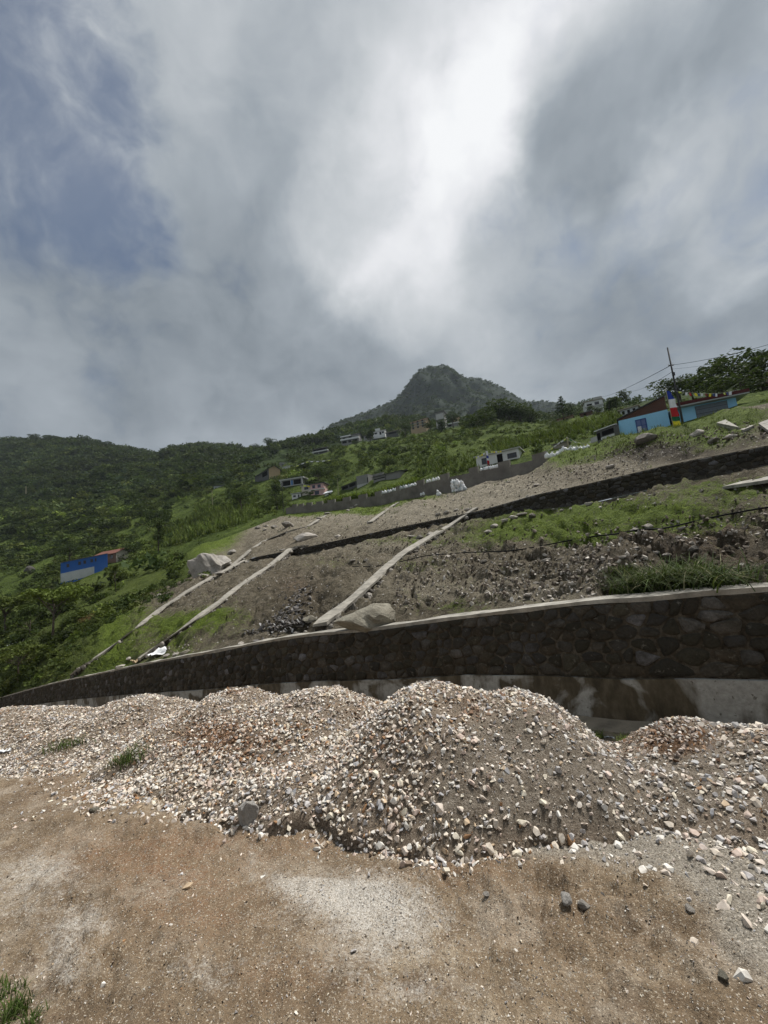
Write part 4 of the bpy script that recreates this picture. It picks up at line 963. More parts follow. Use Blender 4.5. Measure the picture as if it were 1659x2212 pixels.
# rubble on the slopes
def rubble(name, n, boxes, s0, s1, pal):
    P_, S_, T_ = [], [], []
    for (u0, u1, va, vb, sl, wgt) in boxes:
        for _ in range(int(n * wgt)):
            u = random.uniform(u0, u1); v = random.uniform(va, vb) + sl * (u - u0); p = at(u, v)
            if p is None or p[1] > 95: continue
            P_.append(p); S_.append(random.uniform(s0, s1) * random.uniform(.5, 1) ** 2 * (1 + .02 * p[1])); T_.append(np.array(random.choice(pal)) * random.uniform(.6, 1.1))
    P_ = np.array(P_); S_ = np.array(S_)
    link(name, joined(name, STONES[:5], P_ + np.array((0, 0, 1)) * (S_ * .3)[:, None], RNG.uniform(0, 6.28, P_.shape), S_, RNG.integers(0, 5, len(S_)), np.array(T_)), M_CHIP, kind='stuff')
rubble('rubble', 900, [(850, 1320, 1200, 1320, -.06, 1.1), (680, 1050, 1150, 1240, -.1, .5), (1050, 1420, 1215, 1290, -.05, .4), (1050, 1659, 1090, 1130, -.09, .3), (1250, 1659, 1150, 1200, -.1, .25), (560, 1000, 1130, 1170, -.12, .5), (950, 1400, 1040, 1090, -.17, 1.2), (400, 640, 1240, 1330, -.3, .3), (330, 420, 1400, 1425, -.1, .06), (1420, 1659, 940, 985, -.15, .3)],
       .02, .085, [(.5, .46, .4), (.36, .32, .27), (.3, .26, .22), (.6, .56, .5), (.22, .18, .14)])
# soil clods thrown up on the slopes
rubble('soil_clods', 800, [(850, 1659, 1150, 1290, -.07, 1.3), (560, 1000, 1150, 1230, -.1, .7), (560, 1400, 1080, 1165, -.16, 1.2), (1300, 1659, 950, 985, -.12, .5)], .02, .10, [(.15, .12, .088), (.2, .165, .125), (.12, .095, .07), (.24, .2, .155)])

# black hose across the slope
hp = []
for u, v in [(762, 1226), (800, 1227), (850, 1221), (900, 1207), (950, 1199), (1000, 1198), (1080, 1195), (1150, 1188), (1210, 1176), (1300, 1160), (1380, 1152), (1450, 1143), (1520, 1126), (1600, 1111), (1659, 1103), (1760, 1086)]:
    p = at(u, v); hp.append(p + np.array((0, 0, .06)))
hp, _ = resample(hp, .35); hp[:, 2] += .03 * np.sin(np.arange(len(hp)) * .5)
m_, t_, b_ = newmat('black_plastic', .95, .1); b_.inputs['Base Color'].default_value = (.012, .012, .013, 1); M_BLACK = m_
ho = MB().tube(smooth3(hp, 7), .024, 6).build('hose', M_BLACK, smooth=True); tag(ho, 'black plastic water hose lying across the bare hillside and over the widest strip', 'hose')

# broken concrete slabs at the top of the bank
def slab(label, corners, th, group='broken concrete slabs on the bank'):
    c = np.array([np.array(P(u, v, at(u, v)[1] - .45)) for u, v, y in corners]); m0 = c.mean(0); lo = c - np.array((0, 0, th))
    o = MB().hexa([*(lo - m0), *(c - m0)]).build('concrete_slab', M_CAP); o.location = m0; return tag(o, label, 'slab', group)
slab('longest broken pale slab tilting down over the green bank', [(1548, 913, 27.5), (1580, 928, 26.5), (1597, 923, 27.5), (1567, 906, 28.8)], .16)
slab('thin curled slab piece beside the longest broken slab', [(1583, 926, 26.8), (1606, 928, 26.2), (1628, 919, 27.2), (1612, 917, 28)], .12)
slab('pale slab tilting at the edge of the picture on the bank', [(1638, 914, 26), (1672, 938, 24.5), (1700, 925, 25.5), (1668, 902, 27)], .16)
slab('long flat pale slab lying on the grass below the terrace wall', [(1560, 1051, 15.4), (1700, 1030, 13.6), (1700, 1021, 14.1), (1600, 1040, 15.8)], .1)

# ------------------------------------------------------------------ boundary wall with raised blocks
ub = np.arange(618, 1182.1, 4.0)
bw = smooth3(rowpts(ub, *line(L3)(ub)), 5); tv = rowpts(ub, line(L4)(ub)[0] - 3.5, line(L3)(ub)[1] * 1.0); tv = smooth3(tv, 5)
nb = side_normals(bw); nb = nb if nb[60] @ (EYE - bw[60]) > 0 else -nb
bwb = bw.mean(0); bwb[2] = bw[:, 2].min(); root = empty('boundary_wall', bwb, 'long grey concrete boundary wall with raised blocks, below the village', 'wall')
def wallpiece(name, ua, ub_, lift, thick, mat, out=0.0, bottom=None):
    uu = np.unique(np.concatenate(([ua], ub[(ub > ua) & (ub < ub_)], [ub_])))
    T = np.stack([np.interp(uu, ub, tv[:, i]) for i in range(3)], 1); B = np.stack([np.interp(uu, ub, bw[:, i]) for i in range(3)], 1); N = np.stack([np.interp(uu, ub, nb[:, i]) for i in range(3)], 1)
    T[:, 2] += lift; top = B.copy(); top[:, 2] = T[:, 2]; bot = B.copy(); bot[:, 2] = B[:, 2] - 1.0 if bottom is None else T[:, 2] - lift + bottom
    V = np.concatenate((top + N * out, bot + N * out, bot - N * thick, top - N * thick)) - bwb; n = len(uu)
    fs = [(r * n + i, r * n + i + 1, ((r + 1) % 4) * n + i + 1, ((r + 1) % 4) * n + i) for r in range(4) for i in range(n - 1)] + [(0, n, 2 * n, 3 * n), (3 * n + n - 1, 2 * n + n - 1, n + n - 1, n - 1)]
    me = bpy.data.meshes.new(name); me.from_pydata(V.tolist(), [], fs); me.update()
    bm = bmesh.new(); bm.from_mesh(me); bmesh.ops.recalc_face_normals(bm, faces=bm.faces); bm.to_mesh(me); bm.free()
    return link(name, me, mat, root)
M_COLM = mat_concrete('column_concrete', (.26, .24, .205), .3, .8)
blocks = [(632, 641, .45), (646, 655, .45), (663, 674, .5), (684, 697, .55), (709, 724, .6), (742, 757, .65), (776, 793, .7), (812, 825, .75), (858, 866, .7), (903, 918, .75), (955, 972, .75), (1017, 1036, .72), (1080, 1104, .7), (1153, 1180, .7)]
cuts = [618] + [b_[1] for b_ in blocks]
cuts[-1] = 1181.5
for a, b_ in zip(cuts[:-1], cuts[1:]): wallpiece('panel', a + .12, b_ - .12, 0, .22, M_PANEL)
for (a, b_, l) in blocks:
    wallpiece('raised_block', a, b_, l, .2, M_PANEL, -.02, .004)
    wallpiece('column', b_ + .05, b_ + 1.9, l + .05, .24, M_COLM, .035, -.25)

# ------------------------------------------------------------------ white sacks
m_, t_, b_ = newmat('woven_plastic', .55, .35); n_ = t_.noise(5, 4, .6, vec=t_.ocoord()); t_.put(b_.inputs['Base Color'], t_.mix(t_.mr(n_, .4, .7), (.82, .82, .81), (.66, .67, .68)))
bump(t_, b_, n_, .6, .1); M_SACK = m_
m2, t2, b2 = newmat('grey_plastic', .5, .35); n2_ = t2.noise(4, 4, .6, vec=t2.ocoord()); t2.put(b2.inputs['Base Color'], t2.mix(t2.mr(n2_, .4, .6), (.55, .57, .58), (.30, .34, .34))); M_SACK2 = m2
def sack_mesh(seed, lean, mat):
    rg = np.random.default_rng(seed); prof = [(.0, 0), (.30, .0), (.40, .08), (.44, .28), (.41, .5), (.30, .68), (.12, .78), (.10, .84), (.17, .93), (.0, .9)]
    n = 10; V = []
    for j, (r, z) in enumerate(prof):
        for k in range(n):
            q = 2 * math.pi * k / n; rr_ = r * (1 + rg.normal(0, .06)); V.append((rr_ * math.cos(q), rr_ * .72 * math.sin(q) + lean * z, z + rg.normal(0, .012)))
    Fq = np.array([(j * n + k, j * n + (k + 1) % n, (j + 1) * n + (k + 1) % n, (j + 1) * n + k) for j in range(len(prof) - 1) for k in range(n)])
    me = mesh_np('sack', np.array(V), Fq, smooth=True); me.materials.append(mat); return me
SACKS = [sack_mesh(s, l, M_SACK) for s, l in ((1, 0), (2, .2), (3, -.15))] + [sack_mesh(s, l, M_SACK2) for s, l in ((4, .1), (5, -.1))]
def sack(p, s, k, label, group, rz=None):
    o = bpy.data.objects.new('sack', SACKS[k]); COL.objects.link(o); o.location = p; o.scale = (s, s, s * random.uniform(.9, 1.1)); o.rotation_euler = (random.uniform(-.15, .15), random.uniform(-.2, .2), random.uniform(0, 6) if rz is None else rz)
    return tag(o, label, 'sack', group)
def on_wall(u, lift=0.0):
    T = np.array([np.interp(u, ub, tv[:, i]) for i in range(3)]); B = np.array([np.interp(u, ub, bw[:, i]) for i in range(3)]); N = np.array([np.interp(u, ub, nb[:, i]) for i in range(3)])
    p = B - N * .11; p[2] = T[2] + lift; return p
for i, u in enumerate(np.linspace(829, 856, 6)): sack(on_wall(u), .72, [3, 0, 4, 1, 3, 0][i], '%s grey white sack from the terrace end on the wall section with six sacks' % ORD[i], 'sacks on the boundary wall')
for i, u in enumerate(np.linspace(869, 900, 7)): sack(on_wall(u), .68, [3, 4, 0, 3, 1, 4, 0][i], '%s sack from the village end on the wall section holding seven sacks' % ORD[i], 'sacks on the boundary wall')
for i, u in enumerate(np.linspace(926, 951, 5)): sack(on_wall(u), .66, [0, 1, 2, 0, 1][i], '%s of five round clean white sacks on the boundary wall, counted uphill' % ORD[i], 'sacks on the boundary wall')
for i, u in enumerate(np.linspace(1043, 1077, 9)): sack(on_wall(u, -.05), [.6, .66, .55, .62, .66, .6, .6, .55, .68][i], [0, 3, 1, 0, 4, 2, 0, 1, 0][i], '%s sack on the boundary wall before the white house, counted uphill' % ORD[i], 'sacks on the boundary wall')
# heap below the wall
k_ = 0
for row, (n_, dz) in enumerate(((7, 0), (6, .48), (5, .92), (3, 1.3))):
    for i in range(n_):
        c = at(976 + 32 * (i + .5 + row * .35) / 7.6, 1063.5 - 5 * (i / 7))
        sack(c + np.array((random.uniform(-.1, .1), -.2 + row * .16, dz - .06)), .8, [0, 3, 1, 2, 4][k_ % 5], '%s sack in the %s layer of the white sack heap below the wall' % (ORD[i], ['lowest', 'second', 'third', 'topmost'][row]), 'heap of sacks below the boundary wall'); k_ += 1
for i, (u, v, dz) in enumerate(((946, 1071, 0), (951, 1071, 0), (947.5, 1071, .5), (910, 1071, 0), (916, 1070, 0))):
    sack(at(u, v) + np.array((0, 0, dz)), .72 if dz == 0 else .62, i % 3, ['sack at the bottom of the small stack', 'sack leaning on the small stack', 'sack on top of the small stack', 'flat white sack lying apart in the grass', 'second white sack lying apart in the grass'][i] + ' below the boundary wall', 'heap of sacks below the boundary wall')
for i, (u, v) in enumerate([(1182, 987), (1192, 986), (1203, 984), (1212, 981), (1221, 977), (1231, 976), (1240, 975), (1249, 973), (1257, 971), (1263, 969), (1269, 966)]):
    p = P(u, v + 3.5, 44.6 - i * .15)
    sack(p, [.74, .74, .8, .86, .98, .95, .88, .8, .74, .6, .6][i], i % 3, '%s plump white sack in the row above the bank, counted from the boundary wall' % ORD[i], 'row of sacks above the bank')

# ------------------------------------------------------------------ buildings
def mat_paint(name, col, dirt=.35, sc=.8, rough=.8):
    m, t, b = newmat(name, rough, .25); p = t.pos(); n = t.noise(sc, 6, .65, vec=p); n2 = t.noise(sc * 9, 5, .7, vec=t.scalev(p, (1, 1, .35)))
    c = t.mix(t.mr(t.math('ADD', t.math('MULTIPLY', n, .5), t.math('MULTIPLY', n2, .5)), .45, .68, 0, dirt), col, tuple(x * .45 for x in col))
    t.put(b.inputs['Base Color'], c); bump(t, b, n2, .3, .03); return m
def mat_plain(name, col, rough=.6, spec=.3):
    m, t, b = newmat(name, rough, spec); p = t.ocoord(); n = t.noise(6, 4, .6, vec=p)
    t.put(b.inputs['Base Color'], t.mix(n, tuple(x * .8 for x in col), tuple(min(1, x * 1.15) for x in col))); return m
def mat_brick(name, a, b_, mortar, sc=4.5):
    m, t, b = newmat(name, .9, .2); p = t.ocoord(); nd = t.n('ShaderNodeTexBrick')
    sep_ = t.n('ShaderNodeSeparateXYZ'); t.put(sep_.inputs[0], p); cb = t.n('ShaderNodeCombineXYZ'); t.put(cb.inputs[0], t.math('ADD', sep_.outputs[0], sep_.outputs[1])); t.put(cb.inputs[1], sep_.outputs[2])
    t.put(nd.inputs['Vector'], cb.outputs[0]); nd.inputs['Scale'].default_value = sc
    for k, c in zip(('Color1', 'Color2', 'Mortar'), (a, b_, mortar)): nd.inputs[k].default_value = (*c, 1)
    n = t.noise(2, 5, .6, vec=p); t.put(b.inputs['Base Color'], t.mix(t.mr(n, .4, .7, 0, .5), nd.outputs[0], mortar)); bump(t, b, nd.outputs['Fac'], -.5, .02); return m
PAINT = {k: mat_paint('paint_' + k, c, d) for k, c, d in (
    ('white', (.66, .66, .64), .45), ('cyan', (.29, .57, .78), .22), ('blue', (.035, .12, .40), .3), ('pink', (.60, .39, .37), .35), ('cream', (.52, .47, .40), .4), ('grey', (.23, .225, .21), .5),
    ('darkgrey', (.10, .10, .095), .5), ('tan', (.40, .30, .185), .4), ('brown', (.19, .11, .075), .45), ('pale', (.42, .42, .39), .5), ('timber', (.30, .27, .21), .5), ('red', (.085, .022, .022), .4), ('palegrey', (.45, .47, .48), .4))}
M_TIN = mat_paint('rusty_tin', (.19, .075, .05), .6, 2, .6); M_TINB = mat_paint('dark_tin', (.055, .055, .058), .4, 2, .6); M_TINW = mat_paint('white_tin', (.7, .72, .73), .3, 2, .5)
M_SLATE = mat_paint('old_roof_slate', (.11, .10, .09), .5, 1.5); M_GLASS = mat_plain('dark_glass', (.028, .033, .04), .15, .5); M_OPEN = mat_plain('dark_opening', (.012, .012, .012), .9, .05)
M_WOODD = mat_plain('dark_wood', (.055, .04, .03), .8); M_BLUEW = mat_plain('blue_window_paint', (.025, .06, .22), .6); M_SHUT = mat_paint('shutter_metal', (.17, .20, .23), .3, 1, .5); M_BRICK = mat_brick('rough_brick', (.115, .052, .038), (.08, .038, .03), (.08, .06, .05))
M_BLUEG = mat_plain('bluish_glass', (.10, .14, .30), .2, .5); M_PAPER = mat_plain('white_paper', (.7, .7, .7), .9); M_CURT = mat_plain('blue_curtain', (.08, .20, .42), .8)
MATW = dict(PAINT, tin=M_TIN, tinb=M_TINB, tinw=M_TINW, slate=M_SLATE, brick=M_BRICK)
HB = []
def house(name, label, L, Rr, h, D_, wall, roof=('flat', 'pale', .3), openings=(), group=None, rise=0.0, cat='house', deep=2.0, side=(), bands=(), stay=False):
    """L = (u, v, Y) foot of the front wall's one end; Rr = (u, Y) of the other. Openings: (kind, x0, x1, z0, z1) as fractions of the width and metres."""
    l = P(*L); r = P(Rr[0], L[1] + (Rr[0] - L[0]) * -.105, Rr[1]); d = r - l; w = math.hypot(d[0], d[1]); rz = math.atan2(d[1], d[0])
    kk = 1.0
    while kk < 1.2 and not stay:
        lk = P(L[0], L[1], L[2] * kk)
        if lk[2] - drop(lk[0], lk[1])[0] < .5: break
        kk += .02
    root = empty(name, P(L[0], L[1], L[2] * kk), label, cat, group, rz); root.scale = (kk, kk, kk)
    sh = lambda x: rise * x / w
    def hx(x0, x1, y0, y1, z0, z1): return [(x0, y0, z0 + sh(x0)), (x1, y0, z0 + sh(x1)), (x1, y1, z0 + sh(x1)), (x0, y1, z0 + sh(x0)), (x0, y0, z1 + sh(x0)), (x1, y0, z1 + sh(x1)), (x1, y1, z1 + sh(x1)), (x0, y1, z1 + sh(x0))]
    HB.append((min(L[0], Rr[0]) - 4, max(L[0], Rr[0]) + 6, L[1] - (h + 1.2) * F / L[2] - abs(Rr[0] - L[0]) * .105, L[1] + 5, L[2] * kk))
    MB().hexa(hx(0, w, 0, D_, -deep, h)).build('wall', MATW[wall], root)
    if side: MB().hexa(hx(w + .003, w + .05, -.003, D_ + .003, -deep, h - .02)).build('side_wall', MATW[side], root)
    k, mt, ov = roof[:3]; rm = MATW[mt]
    if k == 'flat':
        th = roof[3] if len(roof) > 3 else .22
        MB().hexa(hx(-ov, w + ov, -ov, D_ + ov * .5, h + .002, h + th)).build('roof', rm, root)
    elif k == 'gable':     # ridge along x
        rh = roof[3]; q = MB(); t_ = .09
        for y0, y1, z0, z1 in ((-ov, D_ / 2, h - ov * rh * 2 / D_, h + rh), (D_ + ov, D_ / 2, h - ov * rh * 2 / D_, h + rh)):
            q.hexa([(-ov, y0, z0 + sh(0)), (w + ov, y0, z0 + sh(w)), (w + ov, y1, z1 + sh(w)), (-ov, y1, z1 + sh(0)), (-ov, y0, z0 + t_ + sh(0)), (w + ov, y0, z0 + t_ + sh(w)), (w + ov, y1, z1 + t_ + sh(w)), (-ov, y1, z1 + t_ + sh(0))])
        q.build('roof', rm, root)
        g = MB()
        for x_ in (0.0, w - .16): g.add([(x_, 0, h + sh(x_)), (x_, D_, h + sh(x_)), (x_, D_ / 2, h + rh - .03 + sh(x_)), (x_ + .16, 0, h + sh(x_)), (x_ + .16, D_, h + sh(x_)), (x_ + .16, D_ / 2, h + rh - .03 + sh(x_))], [(0, 2, 1), (3, 4, 5), (0, 1, 4, 3), (1, 2, 5, 4), (2, 0, 3, 5)])
        g.build('gable', MATW[roof[4] if len(roof) > 4 else wall], root)
    elif k == 'gabley':    # gable faces the front
        rh = roof[3]; q = MB(); t_ = .09
        for x0, x1 in ((-ov, w / 2), (w + ov, w / 2)):
            z0 = h - ov * rh * 2 / w; z1 = h + rh
            q.hexa([(x0, -ov, z0), (x1, -ov, z1), (x1, D_ + ov, z1), (x0, D_ + ov, z0), (x0, -ov, z0 + t_), (x1, -ov, z1 + t_), (x1, D_ + ov, z1 + t_), (x0, D_ + ov, z0 + t_)])
        q.build('roof', rm, root)
        MB().add([(0, 0, h), (w, 0, h), (w / 2, 0, h + rh - .03), (0, .16, h), (w, .16, h), (w / 2, .16, h + rh - .03)], [(0, 1, 2), (3, 5, 4), (0, 3, 4, 1), (1, 4, 5, 2), (2, 5, 3, 0)]).build('gable', MATW[roof[4] if len(roof) > 4 else wall], root)
    elif k == 'shed':      # (front height add, back height add) or sideways when 5th entry is 'x'
        a, b_ = roof[3]; t_ = .08
        if len(roof) > 4:
            MB().hexa([(-ov, -ov, h + a - .02), (w + ov, -ov, h + b_ + .02), (w + ov, D_ + ov, h + b_ + .02), (-ov, D_ + ov, h + a - .02), (-ov, -ov, h + a + t_), (w + ov, -ov, h + b_ + t_ + .04), (w + ov, D_ + ov, h + b_ + t_ + .04), (-ov, D_ + ov, h + a + t_)]).build('roof', rm, root)
        else:
            MB().hexa([(-ov, -ov, h + a + sh(0)), (w + ov, -ov, h + a + sh(w)), (w + ov, D_ + ov, h + b_ + sh(w)), (-ov, D_ + ov, h + b_ + sh(0)), (-ov, -ov, h + a + t_ + sh(0)), (w + ov, -ov, h + a + t_ + sh(w)), (w + ov, D_ + ov, h + b_ + t_ + sh(w)), (-ov, D_ + ov, h + b_ + t_ + sh(0))]).build('roof', rm, root)
    for (x0, x1, z0, z1, mt2, out) in bands: MB().hexa(hx(x0 * w - out * .3, x1 * w + out * .3, -out, .06, z0, z1)).build('band' if out < .35 else 'balcony', MATW[mt2], root)
    for op in openings:
        kind, a, b_, z0, z1 = op[:5]; x0, x1 = a * w, b_ * w; s0 = sh((x0 + x1) / 2); z0 += s0; z1 += s0; fm = MATW.get(op[5]) if len(op) > 5 and op[5] in MATW else (M_BLUEW if len(op) > 5 and op[5] == 'bluew' else M_WOODD)
        if kind == 'window':
            f_ = .06 if z1 - z0 < 1.6 else .09; q = MB()
            q.box(x0, x1, -.05, .04, z0, z0 + f_).box(x0, x1, -.05, .04, z1 - f_, z1).box(x0, x0 + f_, -.05, .04, z0 + f_, z1 - f_).box(x1 - f_, x1, -.05, .04, z0 + f_, z1 - f_).box((x0 + x1) / 2 - f_ * .4, (x0 + x1) / 2 + f_ * .4, -.045, .04, z0 + f_, z1 - f_)
            w_ = q.build('window', fm, root)
            MB().box(x0 + f_, x1 - f_, -.018, .02, z0 + f_, z1 - f_).build('pane', M_GLASS, w_)
        elif kind == 'door': MB().box(x0, x1, -.03, .05, z0, z1).build('door', fm, root)
        elif kind == 'curtain': MB().box(x0, x1, -.04, .05, z0, z1).build('curtain', M_CURT, root)
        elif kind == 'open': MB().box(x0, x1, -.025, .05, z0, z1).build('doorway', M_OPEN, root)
        elif kind == 'post': MB().box(x0, x1, op[6], op[6] + (x1 - x0), z0, z1).build('post', fm, root)
    return root, w, h
W3 = lambda z0, z1, xs, ww: [('window', x - ww / 2, x + ww / 2, z0, z1) for x in xs]
house('long_shed', 'long bright blue shed with a white lower wall and small dark windows, among bushes', (131, 1248, 93), (233, 98.8), 3.45, 4.5, 'blue', ('shed', 'tinb', .2, (.02, .35)), [('window', a, a + .055, 2.0 + .1, 2.9) for a in (.12, .36, .47, .62)] + [('window', .72, .75, 2.1, 2.9)], rise=1.6, cat='shed', bands=[(0, .70, -1.2, .95, 'palegrey', .05)], deep=2.5, stay=True)
house('tin_roof_house', 'brown house with a rusty red tin roof behind the long blue shed', (203, 1217, 112), (251, 107), 2.0, 4.8, 'brown', ('gable', 'tin', .45, 1.15, 'cream'), [('window', .75, .87, .5, 1.5), ('door', .35, .45, 0, 1.8)], deep=2.5, side='cream', stay=True)
house('small_hut', 'tiny pale tin hut alone in the forest edge over the terraced maize', (462, 1060, 236), (485, 236), 2.7, 5, 'palegrey', ('flat', 'tinb', .5, .3), [('window', .1, .3, .6, 1.8), ('open', .5, .65, 0, 2), ('window', .75, .9, .6, 1.8)], deep=3)
house('brick_barn', 'tan gabled brick house with a dark tin roof at the edge of the terraces', (551, 1041, 174), (582, 163), 2.5, 5.2, 'darkgrey', ('gable', 'tinb', .6, 1.5, 'tan'), [('open', .55, .9, .1, 2)], deep=2, side='tan')
hb = house('flat_house', 'grey flat roofed block with a white tin lean-to above the bright bamboo patch', (605, 1011, 218), (618, 219), 2.8, 6, 'grey', ('flat', 'pale', .2, .25), [('window', .3, .7, 1, 2.2)])
house('white_lean_to', 'white tin roofed lean-to in front of the grey block above the bamboo', (609, 1014, 214), (632, 212), 1.2, 4, 'white', ('shed', 'tinw', .5, (0, 1.3)), [('open', .8, .95, 0, 1.1)], cat='lean-to')
house('porch_house', 'low cream house with white porch posts and a blue curtain above the pink house', (608, 1052, 152), (655, 150), 2.3, 4, 'grey', ('flat', 'pale', .55, .5), [('open', .08, .42, 0, 2.0), ('curtain', .44, .54, .1, 2.0), ('open', .58, .9, 0, 2.0)] + [('post', x, x + .028, 0, 2.3, 'white', -.5) for x in (.0, .97)] + [('post', .46, .47, 0, 2.3, 'white', -.5)], bands=[(0, 1, -.3, .02, 'pale', .5)], deep=3)
house('pink_house', 'two storey pink house with white floor slabs and blue windows beside the boundary wall', (672, 1074, 141), (701, 140), 4.6, 5, 'pink', ('flat', 'tinb', .5, .22), [('window', .3, .62, .7, 2.0, 'bluew'), ('window', .15, .36, 3.1, 4.2, 'bluew'), ('window', .55, .78, 3.1, 4.2, 'bluew')], bands=[(-.02, 1.05, 2.35, 2.6, 'white', .5), (-.02, 1.05, 2.6, 2.95, 'pink', .4)], deep=3)
house('cream_wing', 'cream two storey wing with a blue window left of the pink house', (653, 1076, 143), (673, 142), 4.4, 5, 'cream', ('flat', 'pale', .4, .2), [('window', .3, .75, 2.9, 3.9, 'bluew')], deep=3)
house('white_hut', 'small white tin hut standing before the cream wing of the pink house', (631, 1079, 138), (650, 137.5), 1.8, 3, 'white', ('shed', 'tinw', .35, (.25, .0)), [('open', .7, .85, 0, 1.5), ('window', .15, .45, .7, 1.4)], deep=2.5)
house('low_white_house', 'low white walled hut with a pale sheet roof right of the pink house', (702, 1073, 136), (734, 133), 1.25, 3.5, 'white', ('gable', 'tinw', .5, .8), [('window', .25, .35, .4, 1.0), ('open', .6, .7, 0, 1)], deep=2)
house('dark_shed', 'long dark timber shed below the grey concrete block by the maize', (738, 1061, 128), (771, 121), 1.3, 3, 'darkgrey', ('shed', 'tinb', .4, (0, .3)), [('open', .05, .45, .2, 1.1), ('open', .55, .95, .2, 1.1)], cat='shed')
house('concrete_block_house', 'unfinished grey concrete block house beside the long grey shed', (772, 1055, 116), (797, 114), 3.5, 5, 'grey', ('flat', 'grey', .02, .12), [('open', .92, .99, .8, 2.6)], bands=[(0, 1, 0, 1.0, 'pale', .04)])
house('concrete_block_house', 'second grey concrete block with a dark slit, set back beside the first', (798, 1050, 118), (829, 115), 3.1, 4, 'grey', ('flat', 'grey', .02, .12), [('open', .05, .15, .9, 2.4)])
house('grey_shed', 'long grey plank shed with a dark sloping roof above the boundary wall', (808, 1049, 108), (866, 103), 2.35, 4.5, 'grey', ('shed', 'tinb', .4, (-.05, .75)), [('open', .02, .45, 1.5, 1.75), ('open', .02, .45, .5, .62)], bands=[(.46, .48, 0, 2.3, 'darkgrey', .05)], cat='shed')
house('veranda_house', 'white railed open house on thin posts at the end of the upper terraces', (676, 980, 252), (708, 249), 2.4, 6, 'darkgrey', ('flat', 'slate', .5, .3), [('open', .05, .9, .9, 2.2)], bands=[(0, 1.02, .25, .85, 'white', 1.0), (0, .06, -3.2, .25, 'white', .1), (.38, .42, -3.2, .25, 'pale', .1)], deep=3.4)
house('balcony_house', 'two storey house with two long white balconies and a dark roof on the slope top', (738, 960, 262), (776, 259), 5.6, 7, 'grey', ('gable', 'tinb', .8, 1.3), [('open', .05, .3, .3, 2), ('open', .4, .55, .3, 2), ('open', .65, .9, .3, 2), ('open', .1, .25, 3.2, 4.6), ('open', .45, .6, 3.2, 4.6)], bands=[(0, 1, 2.2, 3.2, 'white', 1.1), (0, .55, 4.6, 5.3, 'white', 1.1)], deep=3)
house('stone_hut', 'small old stone hut half hidden in the bushes of the middle slope', (749, 994, 200), (765, 198), 1.6, 4, 'timber', ('gable', 'slate', .6, 1.2), [('open', .6, .8, 0, 1.2)], cat='hut')
house('village_house', 'white house with a square tower roof in the row above the green terraces', (806, 942, 256), (832, 254), 2.8, 6, 'white', ('gable', 'tinb', .5, 1.2), [('window', .15, .35, .8, 2), ('open', .55, .7, 0, 2), ('window', .75, .92, .8, 2)], bands=[(.2, .62, 2.8, 4.6, 'white', .1)])
house('village_house', 'low dark house hidden behind trees, next to the white house with the tower', (786, 949, 252), (803, 252), 2.0, 5, 'grey', ('flat', 'slate', .4, .3), [('open', .2, .7, .4, 1.6)])
house('village_house', 'low long house with a thin pale roof, last in the upper village row', (834, 941, 250), (861, 247), 1.7, 4, 'darkgrey', ('flat', 'timber', .6, .3), [('open', .2, .85, .3, 1.3)])
house('tall_tan_house', 'three storey tan house with red roof and balcony bands under the mountain', (888, 931, 240), (921, 235), 5.2, 7, 'tan', ('gable', 'tin', .7, 1.4), [('window', a, a + .13, z, z + 1.2) for z in (.6, 2.4, 4.0) for a in (.1, .42, .74)], bands=[(0, 1, 2.0, 2.2, 'pale', .6), (0, 1, 3.7, 3.9, 'pale', .6)], deep=4)
house('tower_house', 'tall narrow white and grey house under the mountain, black water tank on its roof', (944, 926, 222), (962, 220), 9.4, 6, 'grey', ('flat', 'darkgrey', .5, .3), [('window', .3, .7, 5.9, 7.3), ('window', .2, .5, 1.2, 2.6)], bands=[(.06, .94, 5.2, 8.4, 'pale', .12), (0, .9, .3, 3.6, 'pale', .1), (0, 1, 4.4, 4.8, 'darkgrey', .6)], deep=4)
house('white_annex', 'low annex with a bright white roof at the foot of the tower house', (966, 923, 216), (991, 214), 1.5, 4, 'grey', ('flat', 'white', .4, .45), [('open', .1, .4, 0, 1.2)], cat='annex')
house('tan_annex', 'small tan block behind trees, right of the tower house', (981, 915, 224), (993, 223), 3.4, 4, 'tan', ('flat', 'tin', .3, .3), [('window', .3, .7, 1.2, 2.4)], cat='annex')
house('white_house', 'flat roofed white house with blue curtained window, behind the boundary wall', (1031, 1012, 66), (1124, 62.5), 1.9, 5, 'white', ('flat', 'pale', .35, .16), [('window', .13, .31, .45, 1.5), ('open', .50, .63, 0, 1.62), ('window', .74, .95, .5, 1.35), ('curtain', .24, .285, .55, 1.4)], deep=1.5)
q = house('lattice_hut', 'small grey slatted hut with a white sheet roof left of the blue house', (1291, 953, 46), (1333, 44), 1.15, 2.2, 'darkgrey', ('shed', 'tinw', .16, (.05, .25)), [('open', .02, .2, .05, .9), ('open', .3, .95, .38, .95)], bands=[(.22, 1, 0, .26, 'white', .04), (-.34, .0, 0, .62, 'pale', .05)], cat='hut', deep=1.2)
